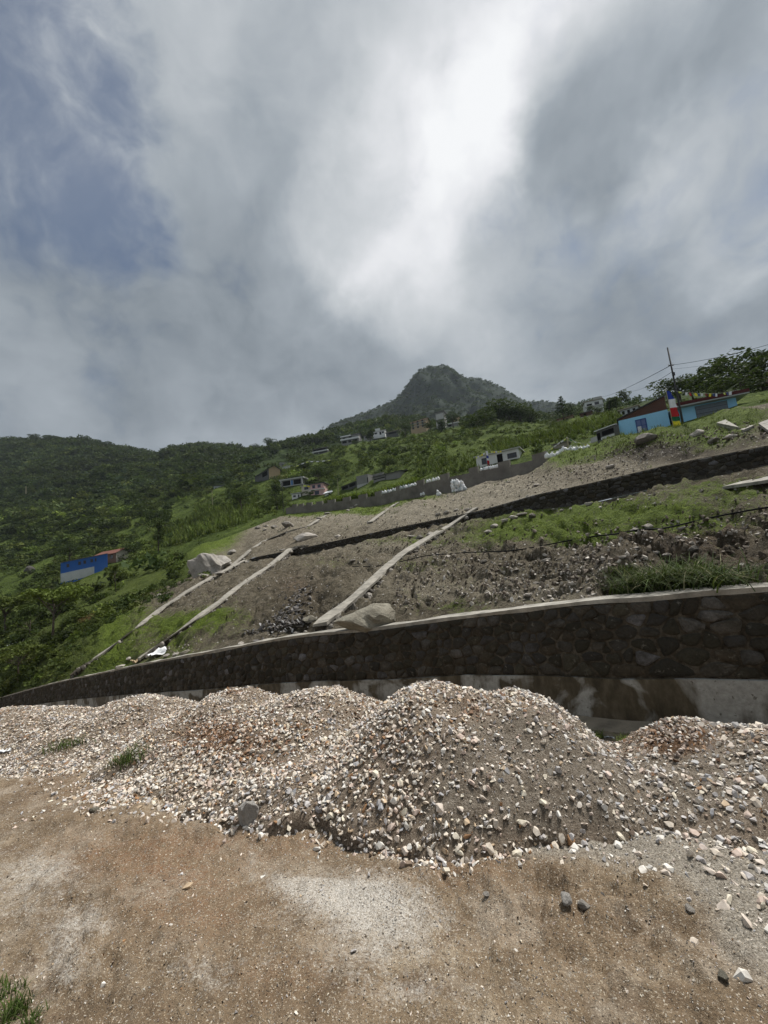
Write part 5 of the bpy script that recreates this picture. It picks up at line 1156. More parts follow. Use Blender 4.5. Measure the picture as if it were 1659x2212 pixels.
# the cyan house: brick gable over the painted wall, tin roof rising to one end
br, bw_, bh = house('cyan_house', 'bright cyan house with brick upper wall, slanting dark roof and dark blue window', (1343, 949, 40.2), (1452, 38.0), 2.0, 5.5, 'cyan', ('shed', 'tinb', .12, (.14, 1.42), 'x'), [], deep=1.2)
MB().add([(.02, .012, bh), (bw_ - .02, .012, bh), (bw_ - .02, .012, bh + 1.38), (.02, .012, bh + .12), (.02, .26, bh), (bw_ - .02, .26, bh), (bw_ - .02, .26, bh + 1.38), (.02, .26, bh + .12)], [(0, 1, 2, 3), (5, 4, 7, 6), (1, 5, 6, 2), (4, 0, 3, 7), (3, 2, 6, 7), (0, 4, 5, 1)]).build('brick_gable', M_BRICK, br)
x0, x1, z0, z1 = bw_ * .34, bw_ * .56, .22, 1.66
q = MB(); f_ = .09
q.box(x0, x1, -.06, .05, z0, z0 + f_).box(x0, x1, -.06, .05, z1 - f_, z1).box(x0, x0 + f_, -.06, .05, z0 + f_, z1 - f_).box(x1 - f_, x1, -.06, .05, z0 + f_, z1 - f_).box((x0 + x1) / 2 - .04, (x0 + x1) / 2 + .04, -.055, .05, z0 + f_, z1 - f_).box(x0 + f_, (x0 + x1) / 2 - .04, -.05, .05, .94, 1.0).box((x0 + x1) / 2 + .04, x1 - f_, -.05, .05, .94, 1.0)
wn = q.build('window', M_BLUEW, br)
for i, (a, b_) in enumerate(((x0 + f_, (x0 + x1) / 2 - .04), ((x0 + x1) / 2 + .04, x1 - f_))):
    for j, (c, d) in enumerate(((z0 + f_, .94), (1.0, z1 - f_))):
        MB().box(a, b_, -.02, .03, c, d).build('pane', M_BLUEG if (i, j) != (0, 0) else M_PAPER, wn)
MB().box(-.55, -.05, -.35, .25, -.8, 1.5).build('side_post', MATW['darkgrey'], br)
# second cyan building with the deep red fascia and shutters
hr, hw, hh_ = house('cyan_shop', 'second cyan building with a dark red roof edge and grey roller shutters', (1476, 920, 37.2), (1600, 35.6), 1.75, 5, 'cyan', ('flat', 'palegrey', .75, .12), [], deep=1.2)
MB().hexa([(-.76, -.80, 1.86), (hw + .76, -.80, 1.86), (hw + .76, -.70, 1.86), (-.76, -.70, 1.86), (-.76, -.80, 2.16), (hw + .76, -.80, 2.16), (hw + .76, -.70, 2.16), (-.76, -.70, 2.16)]).build('fascia', PAINT['red'], hr)
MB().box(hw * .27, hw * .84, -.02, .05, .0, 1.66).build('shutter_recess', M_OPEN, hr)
for i in range(14):
    z = .32 + i * .095
    MB().box(hw * .275, hw * .835, -.055 + (.015 if i % 2 else 0), -.022, z, z + .085).build('shutter_slat', M_SHUT, hr)
for i in range(3): MB().box(hw * .27, hw * .84, -.075, -.03, .42 + i * .42, .45 + i * .42).build('shutter_rail', M_TINB, hr)
MB().box(hw * .02, hw * .06, .5, .54, 2.0, 2.9).build('water_pipe', MATW['pale'], hr)
house('hillside_house', 'house with a white sheet roof edge showing over the cyan house roof', (1341, 900, 74), (1381, 72), 1.1, 4, 'palegrey', ('flat', 'timber', .3, .2), [('open', .1, .25, .2, .9), ('open', .4, .55, .2, .9), ('open', .7, .85, .2, .9)])
house('ridge_house', 'white two level house with open top room on the far green ridge', (1265, 885, 150), (1304, 148), 2.9, 5, 'white', ('flat', 'timber', .4, .3), [('window', .55, .8, 1.2, 2.3), ('open', .1, .4, 1.3, 2.0)], bands=[(.0, 1, .5, 1.05, 'pale', .5), (.5, 1, 2.9, 4.2, 'pale', .1)])
house('ridge_house', 'brick house with a white lower wall on the far green ridge', (1255, 908, 128), (1281, 126), 2.2, 4, 'brick', ('flat', 'slate', .3, .2), [('open', .3, .5, .9, 1.9)], bands=[(0, 1, -.2, .9, 'white', .06)])
house('ridge_house', 'low ruined pink house half hidden by the lone conifer', (1205, 915, 140), (1238, 137), 1.4, 4, 'tan', ('flat', 'tin', .3, .2), [('open', .3, .4, .2, 1), ('open', .6, .7, .2, 1)])
house('flat_shelter', 'flat plank shelter behind the row of white sacks', (1196, 966, 50), (1226, 49), .25, 1.6, 'timber', ('shed', 'slate', .2, (0, .2)), [], cat='shelter', deep=1.0)

# ------------------------------------------------------------------ poles, wires and prayer flags
M_POLE = mat_plain('dark_steel', (.035, .033, .032), .6); M_BAMB = mat_plain('bamboo', (.30, .27, .17), .7)
FL = {k: mat_plain('flag_' + k, c, .85, .1) for k, c in (('blue', (.035, .06, .33)), ('white', (.72, .72, .74)), ('red', (.45, .03, .035)), ('green', (.025, .14, .07)), ('yellow', (.78, .66, .05)), ('brown', (.2, .06, .05)), ('lime', (.62, .68, .14)), ('navy', (.06, .09, .22)))}
pb, pt = P(1477, 923, 33.5), None
def vtop(base, u, v):      # point of the vertical over base that shows at height v
    for k in range(4000):
        z = base[2] + k * .01; uu, vv = proj(np.array((base[0], base[1], z)))
        if vv[0] <= v: return z
    return z
zt = vtop(pb, 0, 751)
root = empty('utility_pole', pb, 'dark steel utility pole standing between the two cyan buildings', 'utility pole')
MB().tube([(0, 0, -1.2), (0, 0, 2), (0, 0, zt - pb[2])], [.10, .085, .06], 8).build('pole', M_POLE, root, True)
zw = vtop(pb, 0, 789); zw2 = vtop(pb, 0, 803)
MB().box(-.22, .22, -.035, .035, zw - pb[2] - .05, zw - pb[2] + .02).build('crossarm', M_POLE, root)
MB().tube([(-.2, 0, zw - pb[2] + .02), (-.2, 0, zw - pb[2] + .12)], .035, 6).build('insulator', PAINT['white'], root)
MB().tube([(.2, 0, zw - pb[2] + .02), (.2, 0, zw - pb[2] + .12)], .035, 6).build('insulator', PAINT['white'], root)
MB().box(-.1, .1, -.12, -.02, zw2 - pb[2] - .4, zw2 - pb[2] - .1).build('clamp', M_POLE, root)
def wire(label, a, b_, sag, r=.012, name='power_line'):
    a, b_ = np.array(a), np.array(b_); q = np.linspace(0, 1, 24)[:, None]; pts = a + (b_ - a) * q - np.array((0, 0, 1)) * (4 * sag * q * (1 - q))
    o = MB().tube(pts, r, 5).build(name, M_BLACK, None, True); return tag(o, label, 'wire')
pw = np.array((pb[0], pb[1], zw)); pw2 = np.array((pb[0], pb[1], zw2))
wire('upper power line from the utility pole down to the far ridge', pw, P(1285, 859, 140), .8, .026); wire('lower power line from the utility pole down to the far ridge', pw2, P(1362, 845, 110), .5, .018)
wire('thick power line from the utility pole out over the trees', pw, P(1720, 726, 27), .25, .017); wire('thin second power line from the utility pole out over the trees', pw2 + np.array((0, 0, .25)), P(1720, 745, 30), .3, .008)
wl = P(1590, 767, 29.5)
o = MB().tube([P(1591, 766, 29.5), P(1602, 772, 29.5), P(1616, 777, 29.4), P(1634, 778, 29.2), P(1648, 776, 29)], .012, 5).build('dropped_cable', M_BLACK, None, True); tag(o, 'loose cable end hanging from the power line over the trees', 'cable')
# tall vertical prayer flag
fb = P(1455, 925, 32.8); zf = vtop(fb, 0, 845); Hf = zf - fb[2]
root = empty('prayer_flag', fb, 'tall vertical prayer flag in five colours beside the utility pole', 'prayer flag')
MB().tube([(0, 0, -.8), (0, 0, Hf + .3)], .03, 6).build('pole', M_BAMB, root)
MB().tube([(0, 0, Hf), (-.1, .02, Hf + .1), (.12, 0, Hf + .25)], [.06, .05, .02], 6).build('pole_plume', FL['white'], root)
def cloth(name, pts0, pts1, n, m, mat, parent, base, seed, amp=.05, th=.012):
    """rippled cloth between two edges (lists of 3D points)"""
    V = []
    for i in range(n):
        q = i / (n - 1); a = np.array(pts0[0]) * (1 - q) + np.array(pts0[1]) * q; b_ = np.array(pts1[0]) * (1 - q) + np.array(pts1[1]) * q
        for j in range(m):
            r_ = j / (m - 1); V.append(a * (1 - r_) + b_ * r_ + np.array((.2, 1, 0)) * amp * (math.sin(q * 5 + seed + r_ * 4) + .6 * math.sin(r_ * 9 + seed * 2 + q * 2)) * (.3 + r_))
    V = np.array(V); V = np.concatenate((V, V + np.array((0, th, 0)))); g = grid_faces(n, m); Fq = np.concatenate((g, g[:, ::-1] + n * m)) if True else g
    b1 = [(i * m, (i + 1) * m, (i + 1) * m + n * m, i * m + n * m) for i in range(n - 1)] + [((i + 1) * m - 1, (i + 2) * m - 1, (i + 2) * m - 1 + n * m, (i + 1) * m - 1 + n * m) for i in range(n - 1)]
    me = mesh_np(name, V - np.array(base), np.concatenate((Fq, np.array(b1)))); return link(name, me, mat, parent)
fr = [(1.0, .77, 'blue', .18, .55), (.77, .54, 'white', .55, .62), (.54, .30, 'red', .62, .6), (.30, .185, 'green', .6, .6), (.185, -.02, 'yellow', .6, .6)]
for i, (a, b_, c, w0, w1) in enumerate(fr):
    cloth('flag_panel', [(.03, 0, Hf * a), (.03, 0, Hf * b_)], [(.03 + w0, -.05, Hf * a - .02), (.03 + w1, -.05, Hf * b_ - .02)], 7, 6, FL[c], root, (0, 0, 0), i * 1.3, .045)
def flag_string(label, pts, flags, size, seed=0, thick=.008):
    """pts: 3D polyline of the cord; flags: (fraction, colour)"""
    pts = np.array(pts); s = np.concatenate(([0], np.cumsum(np.linalg.norm(np.diff(pts, axis=0), axis=1)))); base = pts[0]
    root = empty('prayer_flag_string', base, label, 'prayer flags')
    MB().tube(pts - base, thick, 4).build('cord', PAINT['pale'], root)
    for i, (f_, c, wd, ht) in enumerate(flags):
        q0 = f_ * s[-1]; q1 = q0 + wd * size; a = np.array([np.interp(q0, s, pts[:, k]) for k in range(3)]); b_ = np.array([np.interp(min(q1, s[-1]), s, pts[:, k]) for k in range(3)]); d = np.array((random.uniform(-.08, .08), 0, -ht * size))
        cloth('flag', [a - base, a + d - base], [b_ - base, b_ + d - base], 4, 4, FL[c], root, (0, 0, 0), i + seed, .02 * size)
    return root
fp = [P(u, v, 33 + (u - 1462) * .012) for u, v in [(1449, 842), (1462, 845), (1490, 848.5), (1520, 850), (1550, 850), (1572, 847), (1592, 843)]]
span = 1592 - 1449
flag_string('string of small coloured prayer flags stretched over the red edged roof', fp, [((u - 1449) / span, c, w, h_) for u, c, w, h_ in
    [(1452, 'white', .5, .5), (1464, 'lime', 1.1, .55), (1479, 'white', .9, .9), (1486.5, 'red', .7, 1.0), (1497.5, 'yellow', .9, 1), (1505, 'navy', .7, 1), (1511.5, 'white', .85, .95), (1519.5, 'brown', 1.0, .8), (1529.5, 'yellow', .8, 1), (1537, 'navy', .8, .9), (1543, 'white', .75, 1.0), (1560, 'lime', .7, .7), (1567, 'navy', .7, 1), (1573, 'white', 1.2, 1.1)]], .285)
wp = P(1054, 1013, 61.5); zf2 = vtop(wp, 0, 974)
root = empty('prayer_flag', wp, 'small vertical prayer flag in front of the white house', 'prayer flag'); H2 = zf2 - wp[2]
MB().tube([(0, 0, -.5), (0, 0, H2)], .025, 5).build('pole', M_BAMB, root)
for a, b_, c in ((1, .75, 'white'), (.75, .6, 'blue'), (.6, .48, 'white'), (.48, .3, 'red'), (.3, .08, 'brown')): cloth('flag_panel', [(.03, 0, H2 * a), (.03, 0, H2 * b_)], [(.38, 0, H2 * a - .1), (.36, 0, H2 * b_ - .1)], 4, 4, FL[c], root, (0, 0, 0), a * 3, .03)
flag_string('sagging string of pale yellow flags above the white house roof', [P(u, v, 62) for u, v in [(1026, 988), (1038, 983), (1050, 976), (1054, 974), (1068, 975), (1084, 973.5)]], [(f_, c, 1, 1) for f_, c in ((.02, 'lime'), (.1, 'white'), (.17, 'lime'), (.24, 'yellow'), (.33, 'white'), (.42, 'lime'), (.62, 'lime'), (.70, 'yellow'), (.77, 'white'), (.84, 'lime'), (.93, 'yellow'))], .26, 3)
sp_ = P(1228, 966, 49.5); zs = vtop(sp_, 0, 943.5)
po = MB().tube([(0, 0, -.6), (0, 0, zs - sp_[2])], [.11, .08], 6).build('post', M_BAMB); po.name = 'flag_post'; po.location = sp_; tag(po, 'short pale post holding two flag strings behind the row of white sacks', 'post')
flag_string('faded flag string running from the short post down to the boundary wall', [P(u, v, 49) for u, v in [(1225, 945), (1205, 958), (1184, 974)]], [(f_, c, 1.2, .5) for f_, c in ((.05, 'lime'), (.2, 'white'), (.38, 'white'), (.55, 'white'), (.75, 'lime'))], .3, 5, .02)
flag_string('faded flag string running from the short post to the slatted hut', [P(u, v, 48.5) for u, v in [(1225, 945), (1243, 954), (1264, 960), (1284, 949)]], [(f_, c, 1.0, .5) for f_, c in ((.1, 'green'), (.25, 'white'), (.4, 'lime'), (.62, 'yellow'), (.8, 'white'))], .3, 7, .02)
flag_string('pale flag string over the upper terraces from a thin stake', [P(u, v, 190) for u, v in [(636, 1008), (652, 1001), (666, 996), (690, 996), (716, 993)]], [(f_, c, 1.6, .6) for f_, c in ((.05, 'lime'), (.2, 'white'), (.32, 'lime'), (.45, 'white'), (.6, 'white'), (.75, 'white'), (.9, 'lime'))], .8, 9, .05)
flag_string('yellowish flag string between the porch house and the pink house', [P(u, v, 142) for u, v in [(655, 1047), (668, 1049), (682, 1051), (698, 1050)]], [(f_, c, 1.3, .8) for f_, c in ((.02, 'lime'), (.2, 'yellow'), (.4, 'lime'), (.6, 'white'), (.8, 'lime'))], .75, 11, .04)
for (u, v, Y, vt, r_, lb, m_) in ((613, 1113, 86, 1043, .075, 'thin dark pole at the end of the grey boundary wall', M_POLE), (731, 1063, 128, 1033, .1, 'pale bamboo pole beside the dark timber shed', M_BAMB), (459, 1086, 170, 1060, .12, 'thin pale pole below the tiny tin hut', M_BAMB),
                                  (56, 1064, 330, 1050, .25, 'pale bare trunk standing in the wooded slope above the blue shed', M_BAMB), (326, 1050, 330, 1040, .2, 'pale bare snag high in the wooded slope', M_BAMB), (1426, 862, 70, 833, .05, 'thin dark mast on the ridge, shorter of two by the flag', M_POLE), (1434, 862, 70, 824, .05, 'thin dark mast on the ridge, taller of two by the flag', M_POLE)):
    p = P(u, v, Y); o = MB().tube([(0, 0, -1), (0, 0, vtop(p, 0, vt) - p[2])], [r_, r_ * .7], 6).build('pole', m_); o.name = 'thin_pole'; o.location = p; tag(o, lb, 'pole')
# litter
def litter(label, u, v, w, d, mat, at_, name='plastic_sheet', seed=0):
    c = at_(u, v); n = 9; V = []; rg = np.random.default_rng(seed)
    X, Y = np.meshgrid(np.linspace(-w / 2, w / 2, n), np.linspace(-d / 2, d / 2, n)); X = X + rg.normal(0, w * .03, X.shape); Y = Y + rg.normal(0, d * .05, X.shape)
    gz = np.clip(np.array([[(yz(c[0] + a, c[1] + b_) if at_ is hat else drop(c[0] + a, c[1] + b_)[0]) for a, b_ in zip(r1_, r2_)] for r1_, r2_ in zip(X, Y)]) - c[2], -w * .12, w * .12)
    Z = gz + .02 * w / .3 + np.abs(fbm(X * 6 / w, Y * 6 / w, 3, seed)) * .12 * w
    T = np.stack((X, Y, Z), -1).reshape(-1, 3); V = np.concatenate((T, T - np.array((0, 0, .012)))); g = grid_faces(n, n)
    o = link(name, mesh_np(name, V, np.concatenate((g, g[:, ::-1] + n * n))), mat); o.location = c; return tag(o, label, 'litter')
litter('crumpled white plastic lying on the earth at the open end of the yard', 14, 1617, .28, .16, M_SACK, hat, seed=1)
litter('torn white plastic sheet at the foot of the long narrow strip', 342, 1411, .8, .5, M_SACK, at, seed=2)
litter('dirty orange white bag on the coping below the long narrow strip', 296, 1430, .5, .4, PAINT['tan'], at, 'torn_bag', seed=3)
litter('white sheet fallen among the bushes before the dark wall end', 38, 1392, 2.6, .8, M_SACK, at, seed=4)
litter('white plastic scrap on the gravel in the gap beside the wall', 1315, 1593, .14, .07, M_SACK, hat, seed=5)

# ------------------------------------------------------------------ vegetation
def mat_leaf(name, sat=1.0):
    m, t, b = newmat(name, .75, .12)
    r = t.island(); c = t.mix(t.mr(r, 0, 1, .0, .45), t.attr('tint', 'Color'), t.mix(.5, t.attr('tint', 'Color'), (.17, .22, .06)))
    c = t.mix(t.mr(t.math('FRACT', t.math('MULTIPLY', r, 7.3)), .0, .35, .65, 0), c, t.mix(1.0, t.attr('tint', 'Color'), (.4, .42, .42), 'MULTIPLY'))
    t.put(b.inputs['Base Color'], c)
    tr = t.n('ShaderNodeBsdfTranslucent'); t.put(tr.inputs[0], t.mix(.35, c, (.12, .17, .02)))
    mx = t.n('ShaderNodeMixShader'); mx.inputs[0].default_value = .22; o = m.node_tree.nodes['Material Output']
    t.t.links.new(b.outputs[0], mx.inputs[1]); t.t.links.new(tr.outputs[0], mx.inputs[2]); t.t.links.new(mx.outputs[0], o.inputs[0])
    return m
M_LEAF = mat_leaf('foliage'); M_BARK = mat_rock('bark', (.10, .082, .06), (.05, .04, .03), 8)
def leaves(c, size, rg, up=.35):
    """one triangle-pair leaf spray per centre -> V, F (triangles)"""
    n = len(c); nrm_ = rg.normal(size=(n, 3)); nrm_[:, 2] += up * 2; nrm_ /= np.linalg.norm(nrm_, axis=1)[:, None]
    a = np.cross(nrm_, rg.normal(size=(n, 3))); a /= np.linalg.norm(a, axis=1)[:, None] + 1e-9; b_ = np.cross(nrm_, a); s = size * rg.uniform(.6, 1.3, (n, 1))
    V = np.stack((c + a * s, c - a * s * .5 + b_ * s * .6, c - a * s * .5 - b_ * s * .6), 1).reshape(-1, 3)
    return V, np.arange(3 * n).reshape(-1, 3)
def crown(kind, seed, n, size):
    """leaf sprays of a crown standing on the unit height axis (0..1)"""
    rg = np.random.default_rng(seed); C_ = []
    if kind == 'broad':
        nb = 13; q = rg.normal(size=(nb, 3)); q /= np.linalg.norm(q, axis=1)[:, None]; cen = q * rg.uniform(.35, .95, (nb, 1)) * np.array((.34, .34, .27)) + np.array((0, 0, .64)); rad = rg.uniform(.11, .19, nb)
    elif kind == 'airy':
        nb = 11; an = rg.uniform(0, 6.28, nb); ra = rg.uniform(.08, .42, nb); cen = np.stack((np.cos(an) * ra, np.sin(an) * ra, .86 - ra * .35 + rg.uniform(-.16, .10, nb)), 1); rad = rg.uniform(.09, .17, nb)
    elif kind == 'tall':
        nb = 12; z = np.linspace(.38, .92, nb); an = rg.uniform(0, 6.28, nb); ra = rg.uniform(.02, .16, nb); cen = np.stack((np.cos(an) * ra, np.sin(an) * ra, z), 1); rad = rg.uniform(.09, .15, nb)
    elif kind == 'conifer':
        nb = 30; z = np.linspace(.22, .97, nb); an = np.arange(nb) * 2.4; ra = (1.02 - z) * .30; cen = np.stack((np.cos(an) * ra, np.sin(an) * ra, z), 1); rad = .045 + (1 - z) * .09
    else:
        nb = 7; q = rg.normal(size=(nb, 3)); q[:, 2] = np.abs(q[:, 2]); q /= np.linalg.norm(q, axis=1)[:, None]; cen = q * rg.uniform(.2, .8, (nb, 1)) * np.array((.6, .6, .55)) + np.array((0, 0, .15)); rad = rg.uniform(.25, .42, nb)
    w = rad ** 2 / (rad ** 2).sum(); k = rg.choice(nb, n, p=w); d = rg.normal(size=(n, 3)); d /= np.linalg.norm(d, axis=1)[:, None]
    flat = {'airy': .45, 'conifer': .4}.get(kind, .8)
    c = cen[k] + d * (rad[k] * rg.uniform(.45, 1.05, n) ** .5)[:, None] * np.array((1, 1, flat))
    c[:, 2] = np.maximum(c[:, 2], .02)
    V, Fc = leaves(c, size, rg); return V, Fc, cen
def trunk_mesh(kind, cen, seed):
    rg = np.random.default_rng(seed); q = MB(); top = .93 if kind in ('conifer', 'tall') else .62
    b_ = rg.normal(0, .03, 2); r0 = .026 if kind != 'airy' else .02
    path = [(0, 0, -.06), (b_[0] * .5, b_[1] * .5, top * .4), (b_[0], b_[1], top)]; q.tube(path, [r0, r0 * .75, r0 * .35], 7)
    for c in cen[::(3 if kind == 'conifer' else 1)]:
        z = min(top * .95, c[2] * rg.uniform(.55, .8)); f_ = z / top; s = np.array((b_[0] * f_, b_[1] * f_, z)); q.tube([s, (s + c) / 2 + np.array((0, 0, -.02)), c], [r0 * .45, r0 * .3, r0 * .12], 4, False)
    return q.mesh('trunk', True)
GREENS = {'dark': (.021, .037, .013), 'green': (.044, .064, .018), 'olive': (.080, .100, .024), 'bright': (.12, .16, .032), 'pine': (.018, .034, .021), 'brown': (.16, .085, .045)}  # the dark leaf tone also has the backlit shade of skyline crowns painted in
TREES = {}
def tree_protos(kind, k, tone, n=1300, size=.03):
    key = (kind, k, tone)
    if key not in TREES:
        V, Fc, cen = crown(kind, 500 + k * 31 + len(kind), n, size); me = mesh_np('crown', V, Fc, {'tint': np.tile(np.array(GREENS[tone]), (len(V), 1))}, False); me.materials.append(M_LEAF)
        tm = trunk_mesh(kind, cen, 900 + k); tm.materials.append(M_BARK); TREES[key] = (me, tm)
    return TREES[key]
TREEWORD = {'broad': 'round crowned', 'airy': 'flat crowned open', 'tall': 'slender', 'conifer': 'pointed conifer', 'bush': 'bushy'}
def tree(label, u, v, Y, vt, kind, tone='green', k=0, wide=1.0, group=None, name='tree', on=True):
    p = at(u, v) if (on and Y is None) else P(u, v, Y)
    if Y is not None and on:
        g = drop(p[0], p[1]); p[2] = min(p[2], g[0] + .2)
    zt_ = vtop(p, 0, vt); h = max(1.0, zt_ - p[2]); cm, tm = tree_protos(kind, k, tone)
    root = empty(name, p, label, 'tree', group, random.uniform(0, 6.28))
    c = link('crown', cm, None, root); c.scale = (h * wide, h * wide, h); tk = link('trunk', tm, None, root); tk.scale = (h * wide * .9, h * wide * .9, h)
    return root
TL = [  # label, u, v, distance, top v, kind, tone, variant, width
 ('tallest open yellow green tree with a bare curved trunk beyond the wall end', 112, 1402, 46, 1246, 'airy', 'bright', 0, 1.1),
 ('small thin trunked tree standing below the long blue shed', 251, 1284, 62, 1217, 'airy', 'olive', 1, .9),
 ('slender young tree at the edge of the terraced maize', 342, 1190, 92, 1122, 'tall', 'green', 0, .9),
 ('low open tree leaning over the slope below the white fallen sheet', 40, 1452, 38, 1385, 'airy', 'olive', 2, 1.3),
 ('thin trunked tree behind the tallest yellow green tree', 62, 1392, 58, 1305, 'airy', 'green', 1, 1.0),
 ('bushy tree right of the tallest yellow green tree', 165, 1385, 50, 1320, 'broad', 'green', 1, 1.1),
 ('small open tree at the picture edge below the woods', 12, 1345, 66, 1272, 'airy', 'olive', 0, 1.2),
 ('dark round tree at the corner of the terraced maize', 522, 1102, 140, 1052, 'broad', 'dark', 0, 1.1),
 ('dark round tree touching the roof end of the red tin roof', 283, 1216, 110, 1165, 'broad', 'dark', 2, 1.0),
 ('dark tree close behind the long blue shed', 150, 1224, 125, 1170, 'broad', 'dark', 1, 1.2),
 ('dark tall tree above the tallest terraced maize', 345, 1160, 150, 1090, 'broad', 'dark', 0, 1.0),
 ('dark tree between the brick barn and the porch house', 596, 1078, 150, 1042, 'tall', 'dark', 1, 1.3),
 ('dark tree left of the thin dark pole at the boundary wall end', 600, 1112, 100, 1060, 'broad', 'green', 2, 1.0),
 ('thin tree before the pink house hiding its lower wall', 668, 1082, 132, 1058, 'airy', 'dark', 2, 1.3),
 ('big dark tree right above the porch house', 690, 1050, 168, 1005, 'broad', 'dark', 1, 1.3),
 ('dark tree near the sagging flag string of the upper terraces', 660, 1020, 200, 993, 'broad', 'dark', 2, 1.5),
 ('round dark tree above the pale bamboo pole', 715, 1040, 175, 1008, 'broad', 'green', 0, 1.3),
 ('dark tree just right of the stone hut in the middle slope', 782, 1006, 190, 982, 'broad', 'dark', 0, 1.5),
 ('spreading dark tree above the grey plank shed', 838, 1024, 130, 985, 'broad', 'green', 1, 1.5),
 ('blackish leaning tree in the middle of the green terraces', 826, 992, 190, 958, 'broad', 'dark', 2, 1.5),
 ('low dark tree beside the blackish leaning tree', 850, 990, 188, 966, 'broad', 'dark', 1, 1.6),
 ('slender dark tree in the green terraces under the tan house', 892, 996, 185, 965, 'tall', 'green', 0, 1.4),
 ('small round tree at the top of the terraces under the balcony house', 768, 968, 235, 950, 'broad', 'dark', 0, 1.2),
 ('dark tree hiding the houses of the upper village row', 800, 952, 240, 928, 'tall', 'dark', 2, 1.5),
 ('dark tree left of the tall tan house', 876, 940, 232, 912, 'broad', 'dark', 0, 1.2),
 ('dark tree between the tan house and the tower house', 930, 936, 228, 905, 'broad', 'dark', 2, 1.2),
 ('thin tree just before the tower house with the water tank', 956, 942, 210, 906, 'tall', 'dark', 1, 1.5),
 ('tree behind the white annex of the tower house', 978, 912, 235, 884, 'broad', 'pine', 2, 1.2),
 ('round dark tree right of the white annex', 1004, 942, 205, 908, 'broad', 'green', 0, 1.2),
 ('tree on the crest right of the tan annex', 1018, 918, 215, 894, 'tall', 'pine', 0, 1.5),
 ('huge black tree at the front of the dark grove under the mountain', 1050, 952, 168, 886, 'broad', 'dark', 0, 1.8),
 ('tall crowned tree at the top of the dark grove', 1078, 936, 185, 867, 'broad', 'dark', 1, 1.8),
 ('peaked tree in the middle of the dark grove', 1066, 930, 190, 872, 'broad', 'dark', 2, 1.8),
 ('broad tree at the uphill side of the dark grove', 1104, 932, 182, 876, 'broad', 'dark', 0, 1.8),
 ('second broad tree at the uphill side of the dark grove', 1126, 925, 185, 878, 'broad', 'dark', 1, 1.8),
 ('last tree at the uphill end of the dark grove', 1148, 920, 182, 884, 'broad', 'dark', 2, 1.8),
 ('lower bush like tree at the foot of the dark grove', 1085, 955, 160, 915, 'broad', 'dark', 2, 1.8),
 ('tree at the near foot of the dark grove over the white house', 1032, 962, 160, 922, 'broad', 'dark', 1, 1.8),
 ('thin poplar like tree above the white house flags', 1042, 975, 120, 945, 'tall', 'green', 2, 1.1),
 ('low dark tree beside the end of the boundary wall', 1163, 985, 53, 965, 'broad', 'dark', 0, 1.6),
 ('lone pointed conifer on the far ridge', 1218, 905, 136, 856, 'conifer', 'pine', 0, 1.2),
 ('second smaller conifer at the side of the lone one', 1236, 903, 138, 872, 'conifer', 'pine', 1, 1.2),
 ('dark tree right of the ridge house with the brick wall', 1293, 903, 122, 878, 'broad', 'dark', 0, 1.3),
 ('round tree below the white two level ridge house', 1276, 892, 135, 876, 'broad', 'dark', 1, 1.2),
 ('black narrow tree on the ridge left of the cyan house', 1318, 896, 110, 863, 'tall', 'dark', 0, 1.4),
 ('sparse pale tree on the ridge left of the cyan house', 1333, 890, 110, 856, 'tall', 'green', 1, 1.3),
 ('small tree on the ridge skyline above the cyan house roof', 1352, 868, 160, 843, 'tall', 'green', 2, 1.3),
 ('dark skyline tree touching the utility pole', 1472, 868, 74, 806, 'broad', 'dark', 0, 1.75),
 ('low dark skyline tree next to the one touching the utility pole', 1500, 868, 72, 816, 'broad', 'dark', 1, 1.75),
 ('open feathery skyline tree with sky showing through', 1545, 862, 70, 772, 'airy', 'dark', 0, .85),
 ('dense tree under the open feathery skyline tree', 1530, 862, 66, 806, 'broad', 'dark', 2, 1.75),
 ('tall dense dome shaped tree on the skyline', 1592, 862, 64, 766, 'broad', 'dark', 1, 1.75),
 ('largest black tree above the red roof edge', 1610, 872, 58, 778, 'broad', 'dark', 0, 1.75),
 ('feathery tree at the picture edge under the dangling cable', 1652, 858, 58, 758, 'airy', 'dark', 1, .95),
 ('dense dark tree at the picture edge', 1668, 868, 52, 786, 'broad', 'dark', 2, 1.75),
 ('small grey green tree between the skyline trees and the red roof', 1562, 868, 58, 828, 'broad', 'green', 1, 1.75),
 ('tall tree breaking the skyline above the brick barn', 583, 985, 400, 944, 'broad', 'pine', 0, 1.1),
 ('second tall tree breaking the skyline above the brick barn', 551, 985, 420, 958, 'broad', 'pine', 1, 1.2),
 ('third skyline tree, nearer the mountain, above the veranda house', 640, 968, 400, 938, 'broad', 'pine', 2, 1.2),
 ('flat crowned skyline tree, highest on the wooded hill', 88, 965, 560, 937, 'airy', 'dark', 2, 1.8),
 ('flat crowned skyline tree beside the highest one on the wooded hill', 112, 967, 560, 941, 'airy', 'dark', 0, 1.8),
 ('skyline tree with gaps in the dip of the wooded hill', 190, 972, 540, 949, 'airy', 'dark', 1, 2.0),
 ('skyline tree at the low end of the wooded hill', 225, 976, 530, 952, 'airy', 'dark', 2, 1.8)]
for (lb, u, v, Y, vt, kind, tone, k, wd) in TL: tree(lb, u, v, Y, vt, kind, tone, k, wd, 'trees standing on the slopes')
tree('dry reddish brown bush on the slope below the long blue shed', 198, 1342, None, 1318, 'bush', 'brown', 0, 1.5, name='dry_bush')

